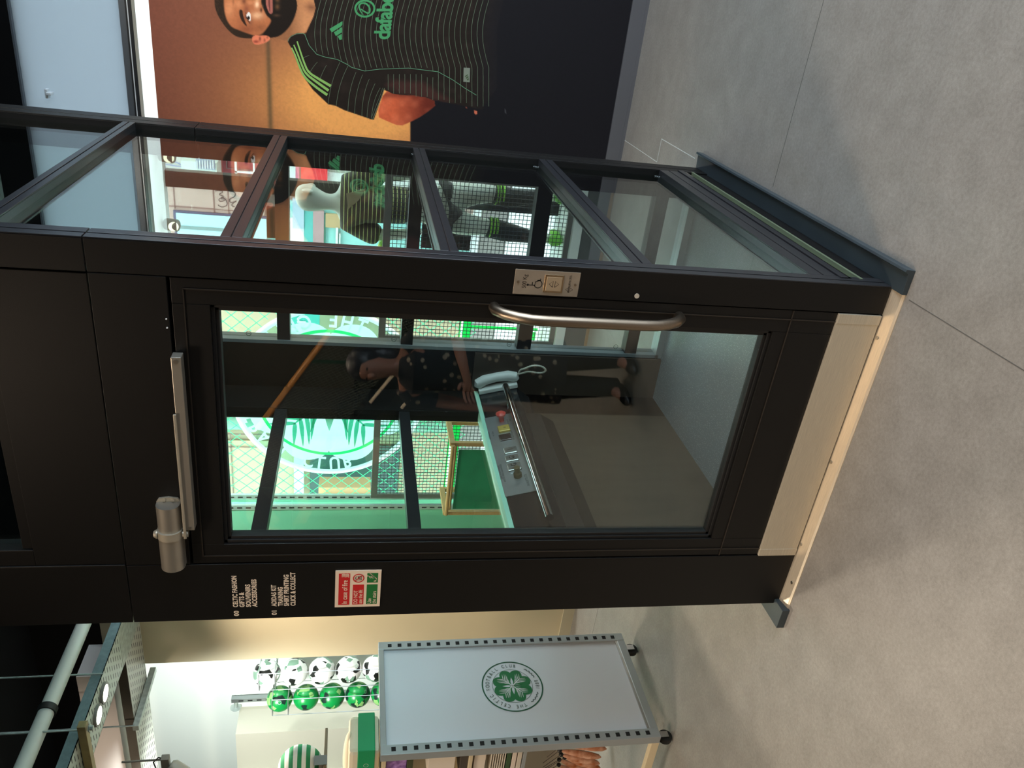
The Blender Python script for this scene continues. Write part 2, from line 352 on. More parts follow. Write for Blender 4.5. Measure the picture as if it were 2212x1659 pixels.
# slotted wall standards beside the display
for i, (x, y) in enumerate([(-2.82, 2.816), (-2.875, 2.765)]):
    b = MB().box(x-.02, x+.02, y, y+.02, 0.0, 2.78)
    for k in range(46): b.box(x-.005, x+.005, y-.002, y, .06+k*.06, .095+k*.06, 1)
    s = obj('slotted_standard', b, [M('standard_white', (186, 200, 194), .4, .3), M('slot_dark', (24, 26, 26), .7)], loc=(x, y, 0))
    tag(s, ['slotted metal upright beside the green window graphic, nearer the window', 'slotted metal upright on the corner of the white wall tinted by green light'][i], 'shelf upright')

# ================================================================== the platform lift
LW, LD, ZJ = -1.256, 1.582, 2.252
lift = thing('platform_lift', (-.6, .8, 0), 'black framed glazed platform lift enclosure with a glass door', 'lift')
def P(name, b, m=None, **k): return obj(name, b, m or black, lift, **k)
# posts
for z0, z1 in ((.0005, ZJ-.0015), (ZJ+.0015, 4.0)):
    b = MB().box(-.087, 0, 0, .07, z0, z1); b.box(0, .004, .0, .03, z0, z1, 1).box(0, .004, .036, .07, z0, z1, 1)
    P('corner_post', b, [black, graph], bevel=.0012)
    b = MB().box(LW, -1.027, 0, .07, z0, z1); P('corner_post', b, bevel=.0012)
    b = MB().box(-.06, 0, 1.45, LD, z0, z1).box(0, .004, 1.45, 1.505, z0, z1).box(0, .004, 1.512, LD, z0, z1).box(-.13, -.06, 1.5, LD, z0, z1)
    P('corner_post', b, bevel=.0012)
    b = MB().box(LW, -1.2, 1.29, LD, z0, z1).box(-1.2, -.97, 1.5, LD, z0, z1)
    P('corner_post', b, bevel=.0012)
P('reveal_strip', MB().box(-.97, -.953, 1.50, 1.58, .03, 3.9), M('reveal_lit_grey', (150, 158, 162), .35, .5), label='aluminium edge strip of the rear glazing, coloured as lit')  # lit edge of the rear frame, its light put into the pale colour
# mullions, all at the same heights round the shaft
ML = [(.16, .25), (.757, .818), (1.322, 1.372), (1.889, 1.944), (2.475, 2.52), (3.05, 3.10), (3.62, 3.67)]
for z0, z1 in ML:
    b = MB().box(-.05, 0, .07, 1.45, z0, z1).box(0, .004, .07, 1.45, z0, (z0+z1)/2-.002, 1).box(0, .004, .07, 1.45, (z0+z1)/2+.002, z1, 1)
    b.box(-.056, -.05, .07, 1.45, z0-.004, z0+.006, 2).box(-.056, -.05, .07, 1.45, z1-.006, z1+.004, 2)
    P('side_mullion', b, [graph, graph, graph], bevel=.001)
for z0, z1 in [(.151, .214), (.716, .788), (1.311, 1.369), (1.892, 1.951), (2.475, 2.52), (3.05, 3.1)]:
    P('rear_mullion', MB().box(-.965, -.13, 1.51, 1.575, z0, z1), graph if z0 > 1.8 else black, bevel=.001)
for z0, z1 in ML[2:]:
    P('side_mullion', MB().box(LW, -1.205, .07, 1.29, z0, z1), graph, bevel=.001)
P('rear_sill', MB().box(-1.2, -.05, 1.50, 1.58, -.0, .045), M('sill_lit_grey', (170, 176, 178), .35, .4), label='bottom rail under the rear glass, coloured pale as lit')  # daylight on the bottom rail is put into this pale grey
# glass
zs = [.09]+[v for m_ in ML for v in m_]+[3.98]
for k in range(0, len(zs)-1, 2):
    P('side_glass', MB().box(-.029, -.023, .07, 1.45, zs[k], zs[k+1]), glass_s)
    if zs[k+1] > 1.1: P('side_glass', MB().box(-1.232, -1.226, .07, 1.29, max(zs[k], .99), zs[k+1]), glass_s)
zr = [.045, .151, .214, .716, .788, 1.311, 1.369, 1.892, 1.951, 2.475, 2.52, 3.05, 3.1, 3.98]
for k in range(0, len(zr)-1, 2):
    P('rear_glass', MB().box(-.953, -.13, 1.538, 1.544, zr[k], zr[k+1]), glass_c)
for z in (.33, .87, 1.45, 2.02): # little etched marks in the pane corners
    b = MB(); annulus(b, (-.045-.9*0, 1.44, z-.0), (0, 1, 0), (0, 0, 1), .010, .0125, 0, 24)
for px, py in [(705, 310), (895, 333), (1158, 360), (1420, 381)]:
    p = onX(px, py, -.02); b = MB(); annulus(b, p, (0, 1, 0), (0, 0, 1), .010, .0125, 0, 28); flat(b, [(-.007, -.001), (.007, -.001), (.007, .001), (-.007, .001)], p, (0, 1, 0), (0, 0, 1))
    P('etched_mark', b, M('etched_glass', (150, 160, 160), .5))
for px, py in [(537, 720), (851, 733), (1100, 744), (1330, 749)]:
    p = onY(px, py, 1.536); b = MB(); annulus(b, p, (1, 0, 0), (0, 0, 1), .010, .0125, 0, 28); flat(b, [(-.001, -.008), (.001, -.008), (.001, .008), (-.001, .008)], p, (1, 0, 0), (0, 0, 1))
    P('etched_mark', b, M('etched_glass_dark', (70, 90, 86), .5))
# lower track and plinth on the right hand side
P('bottom_track', MB().box(-.03, .004, .05, 1.46, .118, .13), chrome, bevel=.001)
P('bottom_track', MB().box(-.035, .008, .05, 1.46, .132, .158), graph, bevel=.001)
P('bottom_track', MB().box(-.01, .006, .05, 1.46, .082, .092), M('track_green_edge', (96, 106, 84), .4), label='dull green edge of the lower glass strip')
P('base_rail', MB().box(-.06, -.002, .012, 1.582, .0, .085), black)
kerb = M('kerb_slate', (50, 60, 65), .34, 0, noise=.12, nscale=6)
b = MB(); kp = [(-.002, .0), (.074, .0), (.076, .03), (.068, .032), (.062, .02), (-.002, .016)]
b.prism([(x, -.055, z) for x, z in kp], (0, 1.645, 0)); P('side_kerb', b, [kerb], bevel=.001)
b = MB(); b.prism([(x, -.062, z) for x, z in [(LW-.065, 0), (LW+.02, 0), (LW+.02, .03), (LW-.065, .03)]], (0, 1.64, 0)); P('side_kerb', b, kerb, bevel=.002)
P('base_rail', MB().box(LW+.001, LW+.05, .012, 1.581, 0, .17), black)
# platform floor: speckled safety vinyl
m = bpy.data.materials.new('speckled_vinyl'); m.use_nodes = True; n = m.node_tree; bb = n.nodes['Principled BSDF']
v = n.nodes.new('ShaderNodeTexVoronoi'); v.inputs['Scale'].default_value = 135; tc = n.nodes.new('ShaderNodeTexCoord'); n.links.new(tc.outputs['Object'], v.inputs[0])
r = n.nodes.new('ShaderNodeValToRGB'); r.color_ramp.elements[0].position = .16; r.color_ramp.elements[1].position = .30
r.color_ramp.elements[0].color = (*lin((176, 184, 188)), 1); r.color_ramp.elements[1].color = (*lin((126, 132, 138)), 1)
n.links.new(v.outputs['Distance'], r.inputs[0]); n.links.new(r.outputs[0], bb.inputs['Base Color']); bb.inputs['Roughness'].default_value = .33
P('platform_floor', MB().box(-1.2, -.035, .06, 1.50, .0005, .012), m)
# interior left wall, ledge and control console
lam = M('car_panel_brown', (66, 54, 44), .4, noise=.16, nscale=5, aniso=(1, 4, 1))
P('car_panel', MB().box(-1.215, -1.2, .07, 1.5, .01, .93), lam)
P('rear_panel', MB().box(-1.2, -.975, 1.488, 1.5, .01, 1.0), lam)
P('ledge', MB().box(-1.25, -1.19, .07, 1.5, .965, .985), M('ledge_mint', (170, 226, 200), .45), label='pale green glazed ledge above the console')
con = P('control_console', MB().prism([(x, .08, z) for x, z in [(-1.2, .70), (-1.145, .775), (-1.148, .80), (-1.188, .962), (-1.2, .965)]], (0, 1.38, 0)), M('console_black_gloss', (26, 28, 32), .16, coat=.3), bevel=.003)
def CN(t, z):        # a point on the sloping console face, t = y
    k = (z-.80)/(.162); return Vector((-1.148-.04*k, t, z))
cn_e = Vector((0, 1, 0)); cn_u = (CN(0, .96)-CN(0, .80)).normalized(); cn_n = cn_e.cross(cn_u).normalized()
if cn_n.x < 0: cn_n = -cn_n
def oncon(px, py):   # pixel -> console face
    d = ray(px, py); p0 = CN(0, .80); t = (p0-CAM).dot(cn_n)/d.dot(cn_n); return CAM+d*t
b = MB(); c = (oncon(1052, 905)+oncon(1093, 1078)+oncon(1110, 890)+oncon(1158, 1058))/4
b.obox(c+cn_n*.001, cn_e, cn_u, cn_n, .318, .072, .0015); obj('control_plate', b, M('console_plate', (206, 212, 216), .28, .85, noise=.06, nscale=14), con, label='brushed steel control plate')
ink = M('ink_black', (12, 10, 10), .5)
b = MB()
for px, py, s, sz in [(1103, 976, '1', .03), (1106, 993, 'G', .03), (1111, 1011, 'LG', .028)]:
    p = oncon(px, py); bt = MB().obox(p+cn_n*.006, cn_e, cn_u, cn_n, .024 if s != 'LG' else .028, .03, .006)
    bt_o = obj('push_button', bt, M('button_silver', (178, 178, 174), .25, .8), con, bevel=.004)
    t = MB(); text_on(t, s, p+cn_n*.0135-cn_u*.012, cn_e, cn_u, .024, .01, .9, 'C'); obj('button_lettering', t, ink, con)
obj('push_button', MB().obox(oncon(1091.7, 946)+cn_n*.004, cn_e, cn_u, cn_n, .027, .028, .004), M('display_window_dark', (58, 46, 44), .25), con, bevel=.005, label='dark square display window')
p = oncon(1089, 929); obj('alarm_button', MB().obox(p+cn_n*.007, cn_e, cn_u, cn_n, .026, .028, .007), M('button_yellow', (196, 168, 84), .35, .2), con, bevel=.005, label='yellow alarm button')
t = MB(); text_on(t, 'n', p+cn_n*.0147-cn_u*.01, cn_e, cn_u, .016, .01, 1, 'C'); obj('button_lettering', t, ink, con)
p = oncon(1084, 910); b = MB().lathe([(.012, 0), (.012, .03), (.022, .034), (.024, .044), (.016, .05), (.002, .052)], p, cn_n, 24); obj('emergency_stop', b, M('button_red', (206, 70, 62), .35), con, smooth=True, label='red mushroom emergency stop button')
p = oncon(1119, 1030); b = MB().lathe([(.018, 0), (.018, .02), (.013, .026), (.013, .05), (.002, .052)], p, cn_n, 20); obj('key_switch', b, M('key_brass', (120, 112, 84), .3, .7), con, smooth=True, label='dull brass key switch')
b = MB()
for px, py, s, h in [(1086, 1036, 'Keep button pressed', .0105), (1093, 1042, 'until lift stops automatically', .0105), (1061, 950, 'Hold the button', .009), (1068, 943, 'for 10 sec', .009), (1112, 951, '500 Kg/5 Persons', .010), (1100, 917, 'Emergency', .009), (1104, 911, 'Stop', .009), (1145, 1050, 'INVALIFTS LTD.', .011)]:
    text_on(b, s, oncon(px, py)+cn_n*.0032, cn_e, cn_u, h, .0, .8)
obj('plate_lettering', b, M('ink_grey', (70, 72, 76), .5), con)
# hand rail in front of the console
hr0, hr1 = onX(1090, 834, -1.09), onX(1190, 1118, -1.09); zc = (hr0.z+hr1.z)/2
b = MB().tube([(-1.09, hr1.y, zc), (-1.09, hr0.y, zc)], .0165, 18); b.tube([(-1.09, hr1.y+.12, zc), (-1.155, hr1.y+.12, zc)], .009).tube([(-1.09, hr0.y-.12, zc), (-1.155, hr0.y-.12, zc)], .009)
P('hand_rail', b, chrome, smooth=True)
b = MB().prism([(x, .1, z) for x, z in [(-1.2, .645), (-1.19, .63), (-1.15, .70), (-1.145, .775), (-1.2, .70)]], (0, 1.1, 0)); P('console_underside_shade', b, M('console_shadow', (14, 14, 15), .5))  # dark piece standing in for the shadow under the console

# front: header, upper storey panels
P('header', MB().box(-1.024, -.089, .0, .06, 2.068, ZJ-.0015), bevel=.0015)
b = MB().box(-1.024, -.092, .004, .06, ZJ+.0015, 2.50).box(-1.024, -.966, .004, .06, 2.5, 4).box(-.155, -.092, .004, .06, 2.5, 4).box(-.966, -.155, .012, .06, 2.50, 2.53)
b.box(-1.026, -1.022, -.002, .004, ZJ+.0015, 4, 0); P('upper_door', b, bevel=.002)
P('upper_glass', MB().box(-.966, -.155, .035, .041, 2.53, 4), glass_d)
# the door
P('gap_backing', MB().box(-1.03, -.085, .052, .062, 2.0, 2.075).box(-1.03, -.99, .052, .062, .02, 2.0).box(-.13, -.085, .052, .062, .02, 2.0))  # strips added behind the door gaps to stop daylight leaking through
door = P('door', MB().box(-1.0235, -.951, .0035, .05, .018, 2.06).box(-.162, -.0905, .0035, .05, .018, 2.06).box(-.951, -.162, .0035, .05, 1.967, 2.06).box(-.951, -.162, .0035, .05, .018, .357), bevel=.0015)
b = MB()
for x0, x1, z0, z1 in [(-.995, -.119, 2.028, 2.031), (-.121, -.118, .16, 2.031), (-.996, -.993, .16, 2.031), (-1.0235, -.0905, .309, .3115)]:
    b.box(x0, x1, .000, .0036, z0, z1)
obj('edge_trim', b, M('black_edge', (44, 38, 32), .35), door)
b = MB()
for k, (g_, y0) in enumerate([(.0, .012), (.010, .018)]):
    x0, x1, z0, z1 = -.951+g_, -.162-g_, .357+g_, 1.967-g_; t_ = .010
    b.box(x0, x0+t_, y0, .048, z0, z1).box(x1-t_, x1, y0, .048, z0, z1).box(x0, x1, y0, .048, z1-t_, z1).box(x0, x1, y0, .048, z0, z0+t_)
obj('glazing_bead', b, black_in, door, bevel=.001)
obj('door_glass', MB().box(-.935, -.178, .030, .036, .374, 1.95), glass_d, door)
b = MB().box(-1.0235, -.0905, -.004, .0035, .017, .162).box(-1.0235, -.994, -.006, -.004, .017, .162).box(-.122, -.0905, -.006, -.004, .017, .162)
obj('kick_plate', b, steel_h, door, bevel=.0012)
hz0, hz1 = .665, 1.225; pts = [(-.127, .004, hz1-.006), (-.127, -.02, hz1-.008), (-.127, -.046, hz1-.03), (-.127, -.066, hz1-.065), (-.127, -.078, hz1-.10), (-.127, -.081, hz1-.14)]
pts += [(x, y, hz0+(hz1-z)) for x, y, z in pts[::-1]]
obj('pull_handle', MB().tube(pts, .0155, 20), M('handle_steel', (150, 136, 120), .36, 1, noise=.1, nscale=7, aniso=(60, 60, 1)), door, smooth=True, label='brushed steel D shaped pull handle')
# door closer: slide rail on the header, arm and body
cl = P('door_closer', MB().box(-.868, -.300, -.033, .0, 2.040, 2.066), silver, bevel=.002, label='silver slide rail of the door closer')
for x_, r_ in ((-.312, .006), (-.858, .004)): obj('closer_screw', MB().disc((x_, -.0335, 2.053), (0, -1, 0), r_, 16), steel, cl)
zb = 2.112
prof = [(math.cos(a)*.026, math.sin(a)*.034) for a in [PI*k/14 for k in range(15)]]
def half(x0, x1, d0=.018, s=1): # rounded front half body
    q = MB(); pf = [(-.034*s, 0), (-.034*s, -d0)]+[(-.034*s*math.cos(PI*k/12), -d0-.030*s*math.sin(PI*k/12)) for k in range(13)]+[(.034*s, -d0), (.034*s, 0)]
    q.prism([(x0, y, zb+z) for z, y in pf], (x1-x0, 0, 0)); return q
obj('closer_body', half(-1.015, -.885), silver, cl, smooth=True)
obj('closer_body', half(-.885, -.785, .016, .97), silver, cl, smooth=True)
b = half(-.898, -.872, .020, 1.05); b.lathe([(.013, -.004), (.014, .0), (.009, .008)], (-.885, -.026, zb+.036), (0, 0, 1), 16).lathe([(.010, 0), (.010, .016)], (-.885, -.026, zb-.052), (0, 0, 1), 16)
obj('closer_hub', b, M('closer_bracket', (186, 178, 160), .4, .5), cl, smooth=True)
b = MB().prism([(-.785, 0, zb-.034), (-.772, 0, zb-.026), (-.768, 0, zb), (-.772, 0, zb+.026), (-.785, 0, zb+.034)], (0, -.006, 0)); b.disc((-.778, -.006, zb-.012), (0, -1, 0), .005, 12).disc((-.778, -.006, zb+.012), (0, -1, 0), .005, 12)
obj('end_bracket', b, MATS['closer_bracket'], cl)
obj('closer_arm', MB().box(-.895, -.47, -.040, -.034, 2.063, 2.071), MATS['closer_bracket'], cl, bevel=.002)
for x_ in (-.205, -.23): P('indicator_dot', MB().disc((x_, -.0005, 2.075), (0, -1, 0), .0022, 12), white_m)
# threshold
b = MB().prism([(LW-.04, -.052, 0), (LW-.04, -.052, .0025), (LW-.04, -.044, .006), (LW-.04, -.006, .013), (LW-.04, 0, .013), (LW-.04, 0, 0)], (1.296, 0, 0))
th = P('threshold', b, M('threshold_steel', (214, 200, 178), .36, .6, noise=.09, nscale=12, aniso=(2, 40, 2), rough_var=.07), label='brushed steel threshold strip')
for x_, y_, z_ in ((-.16, -.012, .0125), (-.62, -.01, .0125), (-.97, -.01, .0125), (-1.13, -.03, .009)): obj('threshold_screw', MB().disc((x_, y_, z_), (0, 0, 1), .006, 14), steel, th)
# call plate on the right post
cp = P('call_plate', MB().box(-.0835, -.0115, -.002, .0, .987, 1.172), M('call_plate_steel', (172, 160, 144), .36, .6, noise=.05, nscale=40), bevel=.0018, label='brushed metal call plate')
mid = -.0475
obj('call_button', MB().box(mid-.026, mid+.026, -.0055, -.002, 1.033, 1.088), M('button_ring', (168, 148, 122), .2, 1), cp, bevel=.004)
obj('call_button', MB().box(mid-.0205, mid+.0205, -.0068, -.0055, 1.0385, 1.0825), M('button_cap', (184, 164, 136), .35, .5), cp, bevel=.001)
O2 = (mid, -.0023, 0); EX = (1, 0, 0); EZ = (0, 0, 1)
b = MB(); text_on(b, '500 Kg', (mid+.002, -.0024, 1.1375), EX, EZ, .0115, .0, .85, 'C')
text_on(b, 'INVALIFTS LTD.', (mid+.002, -.0024, 1.012), EX, EZ, .0055, .03, .95, 'C')
for q in stroke([(-.016, .004), (-.011, .013), (-.006, .004)], .0012)+stroke([(-.016, -.001), (-.011, -.009), (-.006, -.001)], .0012): flat(b, q, (mid-.004, -.0024, 1.012), EX, EZ)
# wheelchair symbol
wc = []
wc += stroke(smooth_poly([(.011*math.cos(math.radians(a)), .011*math.sin(math.radians(a))) for a in range(100, 390, 20)], 1), .0024)
wc += stroke([(-.0035, .026), (-.0035, .0085), (.006, .0085), (.0125, -.006), (.0165, -.0045)], .0026)+stroke([(-.0035, .0165), (.005, .0165)], .0024)
for q in wc: flat(b, q, (mid-.004, -.0024, 1.104), EX, EZ)
flat(b, ringpts(.0032, 20)[:-1], (mid-.0075, -.0024, 1.133), EX, EZ)
for s in (1, -1):
    tri = [(-.009, .003*s), (.009, .003*s), (0, .0135*s), (-.009, .003*s)]
    for q in stroke(tri, .0016): flat(b, q, (mid, -.0070, 1.0605), EX, EZ)
obj('plate_marking', b, ink, cp)
for z_ in (1.161, .9985): obj('plate_screw', MB().disc((mid, -.0023, z_), (0, -1, 0), .0035, 14), M('screw_dull', (140, 124, 104), .4, .8), cp)
P('key_hole_cap', MB().disc((-.0705, .0, .812), (0, -1, 0), .0072, 24), M('cap_white', (222, 206, 184), .5), label='small round pale cap')
# storey directory lettering on the left post
b = MB(); TX = M('lettering_white', (232, 216, 196), .6)
def word(s, px, py0, py1, h=.0146, sx=.78):
    a = onY(px, py0, 0); e = onY(px-2, py1, 0); vs, fs = text2d(s, h/.70, .055*h, sx, 1.06); w_ = max(v_[0] for v_ in vs); k = (e.x-a.x)/w_
    b.add([(a.x+v_[0]*k, -.0008, a.z+v_[1]) for v_ in vs], fs)
for s, px, y0, y1 in [('00', 516, 1330, 1319), ('CELTIC FASHION', 514, 1311, 1243.5), ('GIFTS &', 528, 1311, 1279), ('SOUVENIRS', 542, 1310.5, 1262), ('ACCESSORIES', 555.5, 1310, 1251),
                      ('01', 597.5, 1328, 1318.5), ('ADIDAS KIT', 597, 1309, 1263), ('TRAINING', 611, 1308.5, 1268), ('SHIRT PRINTING', 624, 1308.5, 1241), ('CLICK & COLLECT', 638, 1308, 1236)]:
    word(s, px, y0, y1)
P('directory_lettering', b, TX, recalc=False)

# fire notice
sg = thing('fire_notice', (-1.1355, 0, 1.559), 'white fire notice with red and green panels on the black lift post', 'sign')
x0, x1, z0, z1 = -1.213, -1.0585, 1.486, 1.632
obj('sign_board', MB().box(x0, x1, -.004, -.0005, z0, z1), M('sign_white', (232, 214, 192), .5), sg)
SR, SGn = M('sign_red', (196, 34, 34), .5), M('sign_green', (30, 112, 52), .5); SW = MATS['sign_white']
W_, H_ = x1-x0, z1-z0
def sq(u0, u1, v0, v1, m, nm, y=-.0045): return obj(nm, MB().box(x0+u0*W_, x0+u1*W_, y, -.004, z1-v1*H_, z1-v0*H_), m, sg)
sq(.07, .93, .075, .32, SR, 'red_panel'); sq(.07, .62, .385, .63, SR, 'red_panel'); sq(.07, .62, .69, .93, SGn, 'green_panel'); sq(.67, .93, .69, .93, SGn, 'green_panel')
b = MB(); Y_ = -.0050
def tx(s, u, v, h, sx=.8, bold=.015): text_on(b, s, (x0+u*W_, Y_, z1-v*H_), EX, EZ, h, bold, sx)
tx('In case of fire', .09, .265, .0165, .80); tx('DO NOT', .09, .495, .0125, .8); tx('use the lift', .09, .60, .0125, .80); tx('Use', .09, .80, .0125, .8); tx('the stairs', .09, .905, .0125, .80)
for i in range(3):
    pts = smooth_poly([(.005*i, 0), (.004+.005*i, .006), (.001+.005*i, .011), (.004+.005*i, .017), (.002+.005*i, .024)], 2)
    for q in stroke(pts, [.0004]+[.0026]*(len(pts)-2)+[.0004]): flat(b, q, (x0+.83*W_, Y_, z1-.30*H_), EX, EZ)
# stair pictogram with running figure and arrow
so = (x0+.68*W_, Y_, z1-.925*H_)
for k in range(6): flat(b, [(.012+.0045*k, .003+.0042*k), (.0185+.0045*k, .003+.0042*k), (.0185+.0045*k, .0052+.0042*k), (.012+.0045*k, .0052+.0042*k)], so, EX, EZ); flat(b, [(.012+.0045*k+.0045, .003+.0042*k), (.012+.0045*k+.0062, .003+.0042*k), (.012+.0045*k+.0062, .0094+.0042*k), (.012+.0045*k+.0045, .0094+.0042*k)], so, EX, EZ)
for q in stroke([(.026, .029), (.023, .022), (.027, .017), (.030, .017)], .0022)+stroke([(.023, .022), (.019, .018), (.018, .014)], .002)+stroke([(.025, .027), (.020, .026), (.018, .022)], .0016)+stroke([(.004, .013), (.009, .006)], .0018)+stroke([(.004, .006), (.0042, .011)], .0018)+stroke([(.004, .0055), (.009, .0055)], .0018): flat(b, q, so, EX, EZ)
flat(b, [(x+.0275, y+.032) for x, y in ringpts(.0021, 12)[:-1]], so, EX, EZ)
obj('sign_lettering', b, SW, sg)
b = MB(); cc = (x0+.80*W_, Y_, z1-.505*H_); annulus(b, cc, EX, EZ, .0148, .0182, 0, 48)
for q in stroke([(-.011, .011), (.011, -.011)], .0026): flat(b, q, cc, EX, EZ)
obj('prohibition_ring', b, SR, sg)
b = MB(); cc = (x0+.80*W_, Y_+.0002, z1-.505*H_)
for q in stroke([(-.008, -.009), (-.008, .008), (.008, .008), (.008, -.009), (-.008, -.009)], .0014)+stroke([(-.003, -.008), (-.003, .003)], .003)+stroke([(.004, -.008), (.004, .003)], .003)+stroke([(-.004, .0105), (.004, .0105)], .0016): flat(b, q, cc, EX, EZ)
obj('lift_pictogram', b, ink, sg)

# wall telephone lying on the far end of the console
ph = thing('intercom_phone', tuple(oncon(1075, 838)), 'white intercom handset with a looped cord at the far end of the console', 'telephone')
pw = M('phone_white', (222, 222, 218), .4)
pc = oncon(1075, 838)
def PH(t, s, h): return pc+cn_e*t+cn_u*s+cn_n*h
b = MB().obox(PH(0, 0, .012), cn_e, cn_u, cn_n, .040, .100, .012); obj('phone_cradle', b, pw, ph, bevel=.005)
hp = [PH(0, .098, .030), PH(0, .092, .047), PH(0, .06, .060), PH(0, .0, .064), PH(0, -.06, .060), PH(0, -.092, .047), PH(0, -.098, .030)]
obj('handset', MB().tube(hp, [.020, .028, .027, .024, .027, .028, .020], 16), pw, ph, smooth=True)
b = MB(); ca = PH(.0, -.10, .02); cord = []
cy_ = ca.y-.01
ctrl = [ca, onY(1122, 799, cy_), onY(1132, 797, cy_-.02), onY(1150, 789, cy_-.03), onY(1172, 791, cy_-.03), onY(1181, 801, cy_-.03), onY(1168, 807, cy_-.02), onY(1142, 802, cy_-.01), onY(1130, 806, cy_), onY(1118, 808, cy_)]
cs = [tuple(c_) for c_ in ctrl]
for _ in range(3):
    q = [cs[0]]
    for i in range(len(cs)-1): q += [tuple(Vector(cs[i]).lerp(Vector(cs[i+1]), .25)), tuple(Vector(cs[i]).lerp(Vector(cs[i+1]), .75))]
    cs = q+[cs[-1]]
obj('coiled_cord', MB().tube(cs, [.0042+.0012*(i % 2) for i in range(len(cs))], 8), M('cord_cream', (206, 200, 186), .5), ph, smooth=True)

# ================================================================== the wall poster (a flat print on a board)
PY = 2.768
poster = thing('wall_poster', (1.3, PY, 0), 'tall poster of a bearded man in a dark striped football shirt on the window wall', 'poster')
obj('poster_board', MB().box(-.335, 3.2, PY+.002, PY+.03, .098, 2.69), M('poster_edge', (30, 22, 20), .6), poster)
def onP(px, py, lift=0): return onY(px, py, PY-lift)
XM = onP(640, 12).x                       # line about which the printed figure is symmetric
def cA(pts): return [(440+a/6.9125, b/6.9125) for a, b in pts]
def cB(pts): return [(440+a/3.16, b/3.16) for a, b in pts]
def cC(pts): return [(700+a/11.06, b/11.06) for a, b in pts]
def pnoise(x, y, s):                       # cheap smooth value noise
    xi, yi = np.floor(x/s), np.floor(y/s); fx, fy = x/s-xi, y/s-yi; fx = fx*fx*(3-2*fx); fy = fy*fy*(3-2*fy)
    h = lambda a, b: np.modf(np.abs(np.sin(a*127.1+b*311.7)*43758.5453))[0]
    return (h(xi, yi)*(1-fx)+h(xi+1, yi)*fx)*(1-fy)+(h(xi, yi+1)*(1-fx)+h(xi+1, yi+1)*fx)*fy
def cover(px, py, poly, soft):
    """soft coverage of points by a polygon"""
    x, y = np.array([p[0] for p in poly]), np.array([p[1] for p in poly]); n = len(x); ins = np.zeros(px.shape, bool); d2 = np.full(px.shape, 1e9)
    for i in range(n):
        x0, y0, x1, y1 = x[i], y[i], x[(i+1) % n], y[(i+1) % n]
        dx, dy = x1-x0, y1-y0; t = np.clip(((px-x0)*dx+(py-y0)*dy)/(dx*dx+dy*dy+1e-9), 0, 1); d2 = np.minimum(d2, (px-x0-t*dx)**2+(py-y0-t*dy)**2)
        c = ((y0 > py) != (y1 > py)); xx = x0+(py-y0)*(x1-x0)/np.where(y1 == y0, 1e-9, y1-y0); ins ^= (c & (px < xx))
    sd = np.sqrt(d2)*np.where(ins, 1, -1); return np.clip(sd/soft+.5, 0, 1)
